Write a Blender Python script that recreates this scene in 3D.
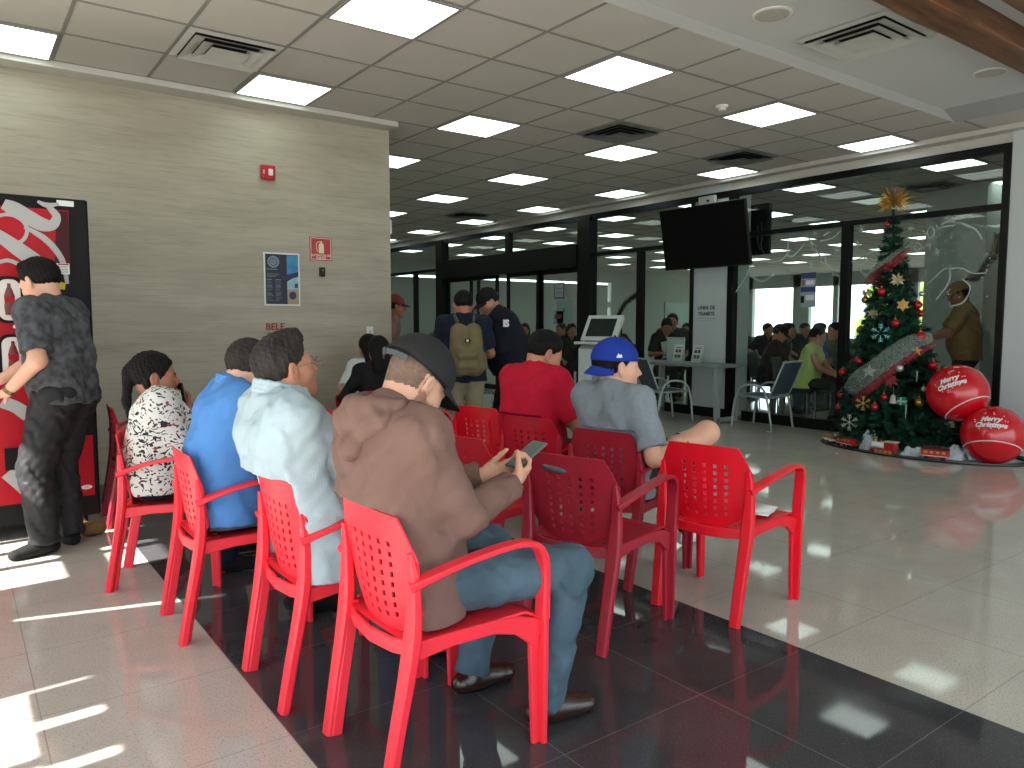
import bpy, bmesh, math, random
import numpy as np
from mathutils import Vector, Matrix
from math import sin, cos, pi, radians, sqrt, atan2
random.seed(7)
SC = bpy.context.scene
COL = SC.collection
for o in list(bpy.data.objects): bpy.data.objects.remove(o)

# ------------------------------------------------------------------ camera
EYE = 1.30
CEIL = 3.237
YAW, PITCH, FPX = 0.934737, -0.0798316, 754.97
cam_d = bpy.data.cameras.new('camera')
cam_d.sensor_width = 36.0
cam_d.lens = FPX / 1024 * 36.0
cam_d.clip_start = 0.05
cam_d.clip_end = 300
cam = bpy.data.objects.new('camera', cam_d)
COL.objects.link(cam)
cam.location = (0, 0, EYE)
cam.rotation_euler = (pi/2 + PITCH, 0, YAW - pi/2)
SC.camera = cam

# ------------------------------------------------------------------ light
w = bpy.data.worlds.new('world'); SC.world = w
w.use_nodes = True
bg = w.node_tree.nodes['Background']
bg.inputs['Color'].default_value = (0.80, 0.92, 1.0, 1)
bg.inputs['Strength'].default_value = 3.6
sun_d = bpy.data.lights.new('sun', 'SUN')
sun_d.energy = 30.0
sun_d.angle = radians(0.53)
sun_d.color = (1.0, 0.95, 0.86)
sun = bpy.data.objects.new('sun', sun_d); COL.objects.link(sun)
SUN_DIR = Vector((cos(radians(4)) * cos(radians(44)), sin(radians(4)) * cos(radians(44)), -sin(radians(44))))
sun.rotation_euler = SUN_DIR.to_track_quat('-Z', 'Y').to_euler()
PANEL_POWER = 3.0
SC.view_settings.view_transform = 'Standard'
SC.view_settings.look = 'None'
SC.view_settings.gamma = 1.0
SC.view_settings.use_curve_mapping = False
SC.view_settings.exposure = 0.0

# ------------------------------------------------------------------ helpers
def lin(c):
    c = c / 255.0
    return c / 12.92 if c <= 0.04045 else ((c + 0.055) / 1.055) ** 2.4
def rgb(r, g, b): return (lin(r), lin(g), lin(b), 1.0)

MATS = {}
def mat(name, col, rough=0.6, metal=0.0, spec=0.5, bump=0.0, bscale=40.0, var=0.0, vscale=6.0, emit=None, es=1.0, coat=0.0, stretch=None, sheen=0.0):
    if name in MATS: return MATS[name]
    m = bpy.data.materials.new(name); m.use_nodes = True
    nt = m.node_tree; N = nt.nodes; L = nt.links
    p = N['Principled BSDF']
    p.inputs['Base Color'].default_value = col
    p.inputs['Roughness'].default_value = rough
    p.inputs['Metallic'].default_value = metal
    p.inputs['Specular IOR Level'].default_value = spec
    p.inputs['Coat Weight'].default_value = coat
    if sheen: p.inputs['Sheen Weight'].default_value = sheen
    if emit is not None:
        p.inputs['Emission Color'].default_value = emit
        p.inputs['Emission Strength'].default_value = es
    co = None
    if bump or var:
        tc = N.new('ShaderNodeTexCoord'); co = tc.outputs['Object']
        if stretch:
            mp = N.new('ShaderNodeMapping'); mp.inputs['Scale'].default_value = stretch
            L.new(co, mp.inputs['Vector']); co = mp.outputs['Vector']
    if var:
        n = N.new('ShaderNodeTexNoise'); n.inputs['Scale'].default_value = vscale; n.inputs['Detail'].default_value = 5
        L.new(co, n.inputs['Vector'])
        mx = N.new('ShaderNodeMix'); mx.data_type = 'RGBA'
        mx.inputs['A'].default_value = tuple(max(0, c * (1 - var)) for c in col[:3]) + (1,)
        mx.inputs['B'].default_value = tuple(min(1, c * (1 + var)) for c in col[:3]) + (1,)
        rp = N.new('ShaderNodeMapRange'); rp.inputs['From Min'].default_value = 0.3; rp.inputs['From Max'].default_value = 0.7
        L.new(n.outputs['Fac'], rp.inputs['Value']); L.new(rp.outputs['Result'], mx.inputs['Factor'])
        L.new(mx.outputs['Result'], p.inputs['Base Color'])
    if bump:
        n = N.new('ShaderNodeTexNoise'); n.inputs['Scale'].default_value = bscale; n.inputs['Detail'].default_value = 4
        L.new(co, n.inputs['Vector'])
        b = N.new('ShaderNodeBump'); b.inputs['Strength'].default_value = bump; b.inputs['Distance'].default_value = 0.01
        L.new(n.outputs['Fac'], b.inputs['Height']); L.new(b.outputs['Normal'], p.inputs['Normal'])
    MATS[name] = m
    return m

def tag(o, label=None, cat=None, group=None, kind=None):
    if label: o['label'] = label
    if cat: o['category'] = cat
    if group: o['group'] = group
    if kind: o['kind'] = kind
    return o
def thing(name, label, cat, loc=(0, 0, 0), rz=0.0, group=None):
    o = bpy.data.objects.new(name, None); COL.objects.link(o)
    o.empty_display_size = 0.05
    o.location = loc; o.rotation_euler = (0, 0, rz)
    return tag(o, label, cat, group)
def copy_tree(o, parent=None):
    c = o.copy(); COL.objects.link(c)
    if parent is not None: c.parent = parent
    for ch in list(o.children): copy_tree(ch, c)
    return c

class MB:
    """collects simple shapes and links them as one mesh object"""
    def __init__(s): s.v = []; s.f = []; s.m = []; s.cur = 0
    def add(s, vs, fs):
        b = len(s.v); s.v += [tuple(v) for v in vs]
        for f in fs: s.f.append(tuple(i + b for i in f)); s.m.append(s.cur)
        return s
    def mat(s, i): s.cur = i; return s
    def box(s, a, b, rot=None, org=None):
        x0, y0, z0 = a; x1, y1, z1 = b
        vs = [Vector(q) for q in [(x0,y0,z0),(x1,y0,z0),(x1,y1,z0),(x0,y1,z0),(x0,y0,z1),(x1,y0,z1),(x1,y1,z1),(x0,y1,z1)]]
        if rot is not None:
            o = Vector(org) if org else Vector((0,0,0))
            vs = [rot @ (q - o) + o for q in vs]
        return s.add(vs, [(0,3,2,1),(4,5,6,7),(0,1,5,4),(1,2,6,5),(2,3,7,6),(3,0,4,7)])
    def tube(s, pts, r, n=8, closed=False, up=None, rect=None, cap=True):
        """sweep a circle of radius r (number or list) or a rect (w,t) list along pts"""
        pts = [Vector(p) for p in pts]; k = len(pts)
        rs = r if isinstance(r, (list, tuple)) else [r] * k
        upv = Vector(up) if up else None
        rings = []; prev = None
        for i, p in enumerate(pts):
            a = pts[(i - 1) % k] if (closed or i > 0) else p
            c = pts[(i + 1) % k] if (closed or i < k - 1) else p
            t = (c - a).normalized() if (c - a).length > 1e-9 else Vector((0, 0, 1))
            if upv is not None: x = upv - t * upv.dot(t)
            elif prev is None:
                h = Vector((0, 0, 1)) if abs(t.z) < 0.9 else Vector((1, 0, 0)); x = h - t * h.dot(t)
            else: x = prev - t * prev.dot(t)
            if x.length < 1e-6: x = t.orthogonal()
            x.normalize(); prev = x; y = t.cross(x)
            if rect:
                wd, th = rect[i] if isinstance(rect, list) else rect
                c_ = min(wd, th) * 0.22
                pr = [(wd/2-c_, th/2), (wd/2, th/2-c_), (wd/2, -th/2+c_), (wd/2-c_, -th/2), (-wd/2+c_, -th/2), (-wd/2, -th/2+c_), (-wd/2, th/2-c_), (-wd/2+c_, th/2)]
                rings.append([p + x * u + y * q for u, q in pr])
            else:
                rings.append([p + (x * cos(2*pi*j/n) + y * sin(2*pi*j/n)) * rs[i] for j in range(n)])
        m_ = len(rings[0]); vs = [q for rg in rings for q in rg]; fs = []
        for i in range(k if closed else k - 1):
            i2 = (i + 1) % k
            for j in range(m_):
                j2 = (j + 1) % m_
                fs.append((i*m_+j, i*m_+j2, i2*m_+j2, i2*m_+j))
        if cap and not closed:
            fs.append(tuple(range(m_))[::-1]); fs.append(tuple((k-1)*m_+j for j in range(m_)))
        return s.add(vs, fs)
    def lathe(s, prof, org=(0,0,0), n=24, axis=None, M=None):
        """prof: list of (r,z)"""
        o = Vector(org); vs = []; k = len(prof)
        for r, z in prof:
            for j in range(n):
                q = Vector((r*cos(2*pi*j/n), r*sin(2*pi*j/n), z))
                if M is not None: q = M @ q
                vs.append(q + o)
        fs = [(i*n+j, i*n+(j+1)%n, (i+1)*n+(j+1)%n, (i+1)*n+j) for i in range(k-1) for j in range(n)]
        fs.append(tuple(range(n))[::-1]); fs.append(tuple((k-1)*n+j for j in range(n)))
        return s.add(vs, fs)
    def ball(s, c, r, n=16, M=None):
        rr = r if isinstance(r, (tuple, list)) else (r, r, r)
        k = max(6, n // 2); vs = []; c = Vector(c)
        for i in range(k + 1):
            a = pi * i / k
            a = min(max(a, 0.02), pi - 0.02)
            for j in range(n):
                q = Vector((rr[0]*sin(a)*cos(2*pi*j/n), rr[1]*sin(a)*sin(2*pi*j/n), rr[2]*cos(a)))
                if M is not None: q = M @ q
                vs.append(c + q)
        fs = [(i*n+j, (i+1)*n+j, (i+1)*n+(j+1)%n, i*n+(j+1)%n) for i in range(k) for j in range(n)]
        fs.append(tuple(range(n))); fs.append(tuple(k*n+j for j in range(n))[::-1])
        return s.add(vs, fs)
    def prism(s, poly, d0, d1, fn):
        """poly 2D outline, fn(u,v,d)->3D, between depths d0,d1"""
        n = len(poly)
        vs = [fn(u, v, d0) for u, v in poly] + [fn(u, v, d1) for u, v in poly]
        fs = [tuple(range(n))[::-1], tuple(range(n, 2*n))] + [(i, (i+1)%n, n+(i+1)%n, n+i) for i in range(n)]
        return s.add(vs, fs)
    def build(s, name, m, parent=None, smooth=False, bevel=0.0, sub=0):
        me = bpy.data.meshes.new(name)
        me.from_pydata(s.v, [], s.f)
        for q in (m if isinstance(m, (list, tuple)) else [m]): me.materials.append(q)
        if isinstance(m, (list, tuple)): me.polygons.foreach_set('material_index', s.m)
        me.update()
        bm = bmesh.new(); bm.from_mesh(me); bmesh.ops.recalc_face_normals(bm, faces=bm.faces[:]); bm.to_mesh(me); bm.free()
        if smooth: me.polygons.foreach_set('use_smooth', [True]*len(me.polygons))
        o = bpy.data.objects.new(name, me); COL.objects.link(o)
        if parent is not None: o.parent = parent
        if bevel:
            b = o.modifiers.new('bevel', 'BEVEL'); b.width = bevel; b.segments = 2; b.limit_method = 'ANGLE'
        if smooth == 'auto':
            e = o.modifiers.new('split', 'EDGE_SPLIT'); e.split_angle = radians(40)
        if sub:
            q = o.modifiers.new('sub', 'SUBSURF'); q.levels = sub; q.render_levels = sub
        return o
def struct(name, mb, m, **k):
    return tag(mb.build(name, m, **k), kind='structure')

def text_mesh(name, txt, size, m, parent, M, extrude=0.0008, align='CENTER', bold=0.0, shear=0.0):
    """lettering turned into a mesh"""
    cu = bpy.data.curves.new(name, 'FONT'); cu.body = txt; cu.size = size; cu.extrude = extrude
    cu.align_x = align; cu.align_y = 'CENTER'; cu.offset = bold; cu.shear = shear; cu.resolution_u = 3
    t = bpy.data.objects.new(name + '_c', cu); COL.objects.link(t)
    dg = bpy.context.evaluated_depsgraph_get(); dg.update()
    me = bpy.data.meshes.new_from_object(t.evaluated_get(dg))
    bpy.data.objects.remove(t)
    me.transform(M); me.materials.clear(); me.materials.append(m)
    o = bpy.data.objects.new(name, me); COL.objects.link(o)
    if parent is not None: o.parent = parent
    return o
def frame(org, right, up):
    """matrix whose local x=right, y=up, z=right x up, at org"""
    r = Vector(right).normalized(); u = Vector(up).normalized(); n = r.cross(u)
    M = Matrix.Identity(4)
    for i in range(3): M[i][0] = r[i]; M[i][1] = u[i]; M[i][2] = n[i]; M[i][3] = org[i]
    return M

def smooth_path(pts, k=6):
    """Catmull-Rom through pts (tuples of any length)"""
    P = [np.array(p, float) for p in pts]; out = []
    P = [2*P[0]-P[1]] + P + [2*P[-1]-P[-2]]
    for i in range(1, len(P) - 2):
        for j in range(k):
            t = j / k
            out.append(tuple(0.5*((2*P[i]) + (-P[i-1]+P[i+1])*t + (2*P[i-1]-5*P[i]+4*P[i+1]-P[i+2])*t*t + (-P[i-1]+3*P[i]-3*P[i+1]+P[i+2])*t**3)))
    out.append(tuple(P[-2]))
    return out

# ------------------------------------------------------------------ setting materials
def floor_mat():
    m = bpy.data.materials.new('polished_tile'); m.use_nodes = True
    nt = m.node_tree; N = nt.nodes; L = nt.links; p = N['Principled BSDF']
    g = N.new('ShaderNodeNewGeometry'); sp = N.new('ShaderNodeSeparateXYZ'); L.new(g.outputs['Position'], sp.inputs[0])
    def math_(op, a, b=None, c=None):
        n = N.new('ShaderNodeMath'); n.operation = op
        for i, q in enumerate((a, b, c)):
            if q is None: continue
            if isinstance(q, (int, float)): n.inputs[i].default_value = q
            else: L.new(q, n.inputs[i])
        return n.outputs[0]
    def line(coord, off, pitch, wdt):
        a = math_('SUBTRACT', coord, off); a = math_('DIVIDE', a, pitch); a = math_('FRACT', math_('ADD', a, 200.5)); a = math_('SUBTRACT', a, 0.5)
        a = math_('ABSOLUTE', a); return math_('LESS_THAN', a, wdt / pitch)
    X, Y = sp.outputs[0], sp.outputs[1]
    ly = line(Y, 1.065, 0.60, 0.0018)
    lx = line(X, 0.80, 0.6267, 0.0022)
    lines = math_('MAXIMUM', ly, lx)
    strip = math_('MULTIPLY', math_('GREATER_THAN', X, 0.80), math_('LESS_THAN', X, 2.68))
    def noise(sc, det=4, rough=0.6):
        n = N.new('ShaderNodeTexNoise'); n.inputs['Scale'].default_value = sc; n.inputs['Detail'].default_value = det; n.inputs['Roughness'].default_value = rough
        L.new(g.outputs['Position'], n.inputs['Vector']); return n.outputs['Fac']
    def ramp(f, a, b, ca, cb):
        r = N.new('ShaderNodeValToRGB'); L.new(f, r.inputs[0]); r.color_ramp.elements[0].position = a; r.color_ramp.elements[1].position = b
        r.color_ramp.elements[0].color = ca; r.color_ramp.elements[1].color = cb; return r.outputs[0]
    def mix(f, a, b):
        n = N.new('ShaderNodeMix'); n.data_type = 'RGBA'
        L.new(f, n.inputs['Factor'])
        for s_, q in (('A', a), ('B', b)):
            if isinstance(q, tuple): n.inputs[s_].default_value = q
            else: L.new(q, n.inputs[s_])
        return n.outputs['Result']
    light = ramp(noise(3.0), 0.3, 0.7, rgb(184, 180, 171), rgb(196, 192, 183))
    speck = ramp(noise(140, 2), 0.36, 0.44, (1, 1, 1, 1), (0, 0, 0, 1))
    light = mix(speck, light, rgb(160, 155, 147))
    dark = ramp(noise(4.0), 0.3, 0.7, rgb(58, 58, 62), rgb(68, 68, 72))
    sp2 = ramp(noise(220, 2), 0.60, 0.70, (0, 0, 0, 1), (1, 1, 1, 1))
    dark = mix(sp2, dark, rgb(104, 104, 108))
    c = mix(strip, light, dark)
    lc = mix(strip, rgb(158, 154, 147), rgb(98, 98, 100))
    c = mix(lines, c, lc)
    L.new(c, p.inputs['Base Color'])
    r = ramp(noise(2.0), 0.35, 0.7, (0.035,)*3+(1,), (0.075,)*3+(1,))
    L.new(r, p.inputs['Roughness'])
    p.inputs['Specular IOR Level'].default_value = 0.42
    return m
def wall_panel_mat():
    m = bpy.data.materials.new('weathered_wood_panel'); m.use_nodes = True
    nt = m.node_tree; N = nt.nodes; L = nt.links; p = N['Principled BSDF']
    g = N.new('ShaderNodeNewGeometry')
    def noise(scale, sc, det=5):
        mp = N.new('ShaderNodeMapping'); mp.inputs['Scale'].default_value = sc; L.new(g.outputs['Position'], mp.inputs['Vector'])
        n = N.new('ShaderNodeTexNoise'); n.inputs['Scale'].default_value = scale; n.inputs['Detail'].default_value = det; n.inputs['Roughness'].default_value = 0.65
        L.new(mp.outputs[0], n.inputs['Vector']); return n.outputs['Fac']
    def ramp(f, els):
        r = N.new('ShaderNodeValToRGB'); L.new(f, r.inputs[0])
        while len(r.color_ramp.elements) < len(els): r.color_ramp.elements.new(0.5)
        for e, (a, c) in zip(r.color_ramp.elements, els): e.position = a; e.color = c
        return r.outputs[0]
    base = ramp(noise(2.0, (0.5, 1, 2.2)), [(0.3, rgb(156, 149, 132)), (0.5, rgb(167, 160, 143)), (0.7, rgb(176, 170, 153))])
    grain = ramp(noise(9.0, (0.35, 1, 9), 8), [(0.32, (0.80, 0.80, 0.79, 1)), (0.5, (1, 1, 1, 1)), (0.7, (1.0, 1.0, 1.0, 1))])
    pits = ramp(noise(13.0, (0.45, 1, 5.0), 3), [(0.245, (0.62, 0.61, 0.58, 1)), (0.29, (1, 1, 1, 1)), (1, (1, 1, 1, 1))])
    a = N.new('ShaderNodeMix'); a.data_type = 'RGBA'; a.blend_type = 'MULTIPLY'; a.inputs['Factor'].default_value = 1
    L.new(base, a.inputs['A']); L.new(grain, a.inputs['B'])
    b = N.new('ShaderNodeMix'); b.data_type = 'RGBA'; b.blend_type = 'MULTIPLY'; b.inputs['Factor'].default_value = 1
    L.new(a.outputs['Result'], b.inputs['A']); L.new(pits, b.inputs['B'])
    L.new(b.outputs['Result'], p.inputs['Base Color']); p.inputs['Roughness'].default_value = 0.55
    bp = N.new('ShaderNodeBump'); bp.inputs['Strength'].default_value = 0.15; L.new(grain, bp.inputs['Height']); L.new(bp.outputs[0], p.inputs['Normal'])
    return m
def wood_mat(name, ca, cb, stretch=(1, 8, 8)):
    m = bpy.data.materials.new(name); m.use_nodes = True
    nt = m.node_tree; N = nt.nodes; L = nt.links; p = N['Principled BSDF']
    g = N.new('ShaderNodeNewGeometry'); mp = N.new('ShaderNodeMapping'); mp.inputs['Scale'].default_value = stretch; L.new(g.outputs['Position'], mp.inputs['Vector'])
    n = N.new('ShaderNodeTexNoise'); n.inputs['Scale'].default_value = 3; n.inputs['Detail'].default_value = 8; L.new(mp.outputs[0], n.inputs['Vector'])
    r = N.new('ShaderNodeValToRGB'); L.new(n.outputs['Fac'], r.inputs[0]); r.color_ramp.elements[0].position = .3; r.color_ramp.elements[1].position = .7
    r.color_ramp.elements[0].color = ca; r.color_ramp.elements[1].color = cb
    L.new(r.outputs[0], p.inputs['Base Color']); p.inputs['Roughness'].default_value = 0.45
    return m
def glass_mat(name, tint=(0.93, 0.97, 0.95, 1), refl=1.0):
    m = bpy.data.materials.new(name); m.use_nodes = True
    nt = m.node_tree; N = nt.nodes; L = nt.links
    for n in list(N): N.remove(n)
    out = N.new('ShaderNodeOutputMaterial'); mx = N.new('ShaderNodeMixShader'); t = N.new('ShaderNodeBsdfTransparent'); gl = N.new('ShaderNodeBsdfGlossy'); fr = N.new('ShaderNodeLayerWeight')
    t.inputs['Color'].default_value = tint; gl.inputs['Roughness'].default_value = 0.0; fr.inputs['Blend'].default_value = 0.5
    pw = N.new('ShaderNodeMath'); pw.operation = 'POWER'; pw.inputs[1].default_value = 5.0; ml = N.new('ShaderNodeMath'); ml.operation = 'MULTIPLY_ADD'; ml.inputs[1].default_value = 0.92; ml.inputs[2].default_value = 0.035
    gl.inputs['Color'].default_value = (refl, refl, refl, 1)
    L.new(fr.outputs['Facing'], pw.inputs[0]); L.new(pw.outputs[0], ml.inputs[0]); L.new(ml.outputs[0], mx.inputs[0]); L.new(t.outputs[0], mx.inputs[1]); L.new(gl.outputs[0], mx.inputs[2]); L.new(mx.outputs[0], out.inputs[0])
    return m
M_floor = floor_mat(); M_wallp = wall_panel_mat(); M_glass = glass_mat('clear_pane')
M_beam = wood_mat('stained_beam', rgb(78, 50, 30), rgb(128, 88, 58))
M_tile = mat('ceiling_tile', rgb(196, 192, 184), 0.9, bump=0.25, bscale=160, var=0.03, vscale=2)
M_tbar = mat('ceiling_rail', rgb(138, 136, 130), 0.6)
M_gyp = mat('painted_gypsum', rgb(205, 206, 204), 0.8)
M_gyp_edge = mat('coffer_edge_grey', rgb(166, 168, 167), 0.8)  # edge band in a darker grey than the coffer panel
M_trim = mat('white_moulding', rgb(196, 193, 186), 0.55)
M_black = mat('black_aluminium', rgb(9, 11, 10), 0.4, spec=0.25)
M_inwall = mat('office_wall_paint', rgb(176, 184, 180), 0.8)
M_panel = mat('light_diffuser', rgb(240, 245, 240), 0.5, emit=(0.86, 1.0, 0.93, 1), es=PANEL_POWER)
M_panel_faint = mat('light_diffuser_faint_glow', rgb(210, 218, 214), 0.5, emit=(0.86, 1.0, 0.93, 1), es=0.35)  # switched-off panel; faint glow stands in for reflected light
M_white = mat('white_paint', rgb(222, 226, 226), 0.6)
M_grey_metal = mat('grey_steel', rgb(132, 140, 140), 0.4, metal=0.3)
M_light_metal = mat('vent_metal', rgb(206, 206, 200), 0.4, metal=0.1)

# ------------------------------------------------------------------ setting: shell
GX = 8.53       # plane of the glass partition
WY = 6.83       # plane of the panelled wall
CY = 3.47       # edge of the ceiling grid against the coffer
CX = 7.89
TS = 0.648      # ceiling tile
GX0, GY0 = 2.624, 4.683
struct('floor', MB().box((-2.3, -3.6, -0.1), (27.3, 22.4, 0.0)), M_floor)
struct('wall_left', MB().box((-2.3, WY, 0), (3.54, WY + 0.25, CEIL)).box((3.30, WY + 0.25, 0), (3.54, 22.2, CEIL)), M_wallp)
struct('wall_hall_end', MB().box((3.3, 22.2, 0), (8.7, 22.4, CEIL)), M_inwall)
# ceiling: grid part around the raised coffer
struct('ceiling', MB().box((-2.3, CY, CEIL), (8.36, 22.4, CEIL + 0.08)).box((CX, -3.6, CEIL), (8.36, CY, CEIL + 0.08))
       .box((8.36, -3.6, CEIL), (27.3, 22.4, CEIL + 0.08)), M_tile)
cz = CEIL + 0.06
b = MB()
b.box((-2.3, -3.6, cz), (7.54, 3.43, cz + 0.08))
c = struct('ceiling_coffer', b, M_gyp)
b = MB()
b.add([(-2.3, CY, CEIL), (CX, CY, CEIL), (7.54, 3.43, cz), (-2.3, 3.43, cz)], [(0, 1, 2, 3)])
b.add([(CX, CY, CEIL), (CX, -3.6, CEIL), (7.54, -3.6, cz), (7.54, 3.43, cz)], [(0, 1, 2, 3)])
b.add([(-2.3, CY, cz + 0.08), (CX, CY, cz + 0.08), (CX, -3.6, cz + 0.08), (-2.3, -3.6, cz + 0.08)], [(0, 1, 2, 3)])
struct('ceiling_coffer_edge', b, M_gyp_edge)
b = MB(); g = 0.012; zb = CEIL - 0.004
k = -8
while GX0 + k * TS < 8.36:
    x = GX0 + k * TS; k += 1
    if x < -2.2: continue
    y0 = CY if x < CX else -3.5
    b.box((x - g, y0, zb), (x + g, 22.2, CEIL + .001))
for k in range(-13, 28):
    y = GY0 + k * TS
    x0 = -2.2 if y > CY else CX
    if y < -3.5 or y > 22.2: continue
    b.box((x0, y - g, zb - .0005), (8.36, y + g, CEIL + .001))
for k in range(0, 30):
    x = 9.85 - TS / 2 + (k - 2) * TS
    if 8.6 < x < 27: b.box((x - g, 0, zb), (x + g, 22.2, CEIL + .001))
for k in range(-7, 28):
    y = GY0 + k * TS
    if 0 < y < 22.2: b.box((8.7, y - g, zb - .0005), (27, y + g, CEIL + .001))
struct('ceiling_grid', b, M_tbar)
# mouldings under the ceiling
struct('trim_1', MB().box((-2.3, 6.63, 3.185), (3.54, WY, CEIL)), M_trim, bevel=0.006)
struct('trim_2', MB().box((8.36, -3.6, 3.185), (GX + .05, 22.2, CEIL)).box((GX - .01, -3.6, 3.085), (GX + .06, 22.2, 3.185)), M_trim, bevel=0.004)
struct('wall_right', MB().box((GX - .03, -3.6, 0), (GX + .25, 3.19, 3.19)), mat('right_wall_paint', rgb(196, 203, 203), 0.6))
# timber beams in the coffer
for i, (a, c_) in enumerate([(2.186, 2.387), (1.75, 1.947), (1.31, 1.51)]):
    tag(MB().box((-2.2, a, 3.146), (7.45, c_, cz)).build('ceiling_beam', M_beam, bevel=0.004),
        ['brown timber ceiling beam nearest the square vent, top right corner', 'second brown timber ceiling beam, only its edge showing in the top right corner', 'third brown timber ceiling beam beyond the top right corner'][i], 'ceiling beam', 'timber beams across the white coffer')

# outer walls out of view; left wall's openings shaped to throw sun patches
b = MB(); X0, X1 = -2.3, -2.2
def lw(y0, y1, z0, z1): b.box((X0, y0, z0), (X1, y1, z1))
HD = 2.36
lw(-3.6, 2.92, HD + 0.20, CEIL + .2)       # header; three notches below shaped for short sun streaks on the floor
ys = [-3.6, 2.295, 2.345, 2.60, 2.655, 2.905, 2.92]
for i in range(0, 6, 2): lw(ys[i], ys[i + 1], HD, HD + .20)
ZT = CEIL + .2
for pl in ([(2.92, 0), (3.715, 0), (3.715, 2.285), (3.40, 3.175), (3.40, ZT), (2.92, ZT)], [(3.715, 0), (4.22, 0), (4.22, ZT), (3.40, ZT), (3.40, 3.175), (3.447, 3.175), (3.762, 2.285), (3.715, 2.285)]):  # unseen slanted slit, added for the long sun stripe on the floor
    b.prism(pl, X0, X1, lambda u, v, d: Vector((d, u, v)))
lw(4.22, 5.9, 3.12, CEIL + .2)
for yy in (4.55, 4.86, 5.12): lw(yy, yy + .07, 0, 3.12)  # unseen bars added to split the sunlight into streaks
lw(4.22, 5.9, 2.62, 2.75)
lw(5.9, 7.1, 0, CEIL + .2)
struct('wall_sun_slots', b, M_white)
b = MB()
for y in (-2.4, -1.2, 0.0, 1.2, 2.4): b.box((-2.28, y - .03, 0), (-2.22, y + .03, HD))
b.box((-2.28, -3.6, 0), (-2.22, 2.92, 0.06))
struct('window_1', b, M_black)
b = MB()
for x in (-2.2, -0.8, 0.6, 2.0, 3.4, 4.8, 6.2, 7.6): b.box((x - .03, -3.58, 0), (x + .03, -3.52, 2.9))
b.box((-2.2, -3.58, 0), (8.5, -3.52, .06)); b.box((-2.2, -3.58, 2.1), (8.5, -3.52, 2.16))
struct('window_2', b, M_black)
struct('wall_front', MB().box((-2.3, -3.6, 2.9), (8.6, -3.5, CEIL + .2)), M_white)
struct('ground', MB().box((-40, -60, -0.14), (90, 60, -0.11)), mat('street_concrete', rgb(150, 148, 142), 0.9, var=.1, vscale=.5))

# ------------------------------------------------------------------ glass partition
def post(y, wd, z0, z1, d=0.05): return ((GX - d, y - wd / 2, z0), (GX + d, y + wd / 2, z1))
b = MB()
b.box((GX - .05, 3.19, 3.0), (GX + .05, 22.2, 3.085))
b.box((GX - .05, 3.19, 0), (GX + .05, 9.3, 0.13)); b.box((GX - .05, 14.1, 0), (GX + .05, 22.2, 0.13))
for y, wd in ((3.225, .07), (6.52, .10), (7.19, .06)): b.box(*post(y, wd, 0, 3.05, .052))
b.box(*post(9.45, .30, 0, 3.05, .09)); b.box(*post(14.08, .26, 0, 3.05, .09)); 
b.box(*post(11.65, .12, 2.6, 3.05, .053)); b.box(*post(19.0, .15, 0, 3.05))
for y in (4.897, 8.221, 15.235, 17.2): b.box(*post(y, .10 if y < 9 else .09, 0, 2.46, .049))
b.box((GX - .045, 3.2, 2.44), (GX + .045, 6.5, 2.50)); b.box((GX - .045, 7.2, 2.40), (GX + .045, 9.3, 2.46)); b.box((GX - .045, 14.1, 2.43), (GX + .045, 22.2, 2.49))
b.box((GX - .12, 9.6, 2.24), (GX + .12, 13.95, 2.62))
struct('window_3', b, M_black, bevel=0.003)
b = MB()
for y0, y1, z0, z1 in [(3.26, 4.85, .13, 2.44), (4.95, 6.47, .13, 2.44), (3.26, 6.47, 2.5, 3.0), (7.22, 8.17, .13, 2.40), (8.27, 9.3, .13, 2.40), (7.22, 9.3, 2.46, 3.0),
                       (9.6, 13.95, 2.62, 3.0), (14.21, 15.19, .13, 2.43), (15.28, 17.15, .13, 2.43), (17.25, 18.9, .13, 2.43), (14.21, 18.9, 2.49, 3.0)]:
    b.box((GX - .004, y0, z0), (GX + .004, y1, z1))
struct('window_3_panes', b, M_glass)
# sliding doors
dmat = M_black
for i, (y0, y1, dx) in enumerate([(9.62, 10.75, .05), (10.72, 11.7, 0.0), (12.0, 12.98, 0.0), (12.72, 13.93, .05)]):
    b = MB(); x = GX + dx
    for yy in (y0, y1 - .07): b.box((x - .02, yy, 0.01), (x + .02, yy + .07, 2.24))
    b.box((x - .02, y0, 0.01), (x + .02, y1, .11)); b.box((x - .02, y0, 2.17), (x + .02, y1, 2.24))
    d = struct('door_%d' % (i + 1), b, dmat)
    p_ = MB().box((x - .004, y0 + .07, .11), (x + .004, y1 - .07, 2.17)).build('door_pane', M_glass, d)
# white column with the televisions
struct('column', MB().box((GX - .03, 6.58, 0), (GX + .45, 7.165, 3.19)), mat('column_paint', rgb(188, 198, 198), 0.5), bevel=.004)

# ------------------------------------------------------------------ office beyond the glass
EX, EY = 27.0, 20.5
b = MB()
b.box((EX, 0, 0), (EX + .2, 6.5, CEIL)); b.box((EX, 6.5, 2.74), (EX + .2, 22.2, CEIL)); b.box((EX, 6.5, 0), (EX + .2, 22.2, .75))
for y in (10.0, 13.2, 15.9, 17.35, 19.7): b.box((EX, y - (.35 if y in (13.2, 17.35) else .1), 0), (EX + .2, y + (.35 if y in (13.2, 17.35) else .1), CEIL))
struct('wall_office_window', b, M_inwall)
b = MB()
b.box((8.6, EY, 0), (8.9, EY + .2, CEIL)); b.box((8.6, EY, 2.80), (19.72, EY + .2, CEIL)); b.box((8.9, EY + .02, 0), (19.55, EY + .2, 2.72))
b.box((19.6, EY, 0), (19.64, EY + .2, 1.25)); b.box((19.6, EY, 1.9), (19.66, EY + .2, 2.1))
b.box((19.72, EY, 0), (27, EY + .2, CEIL))
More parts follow.
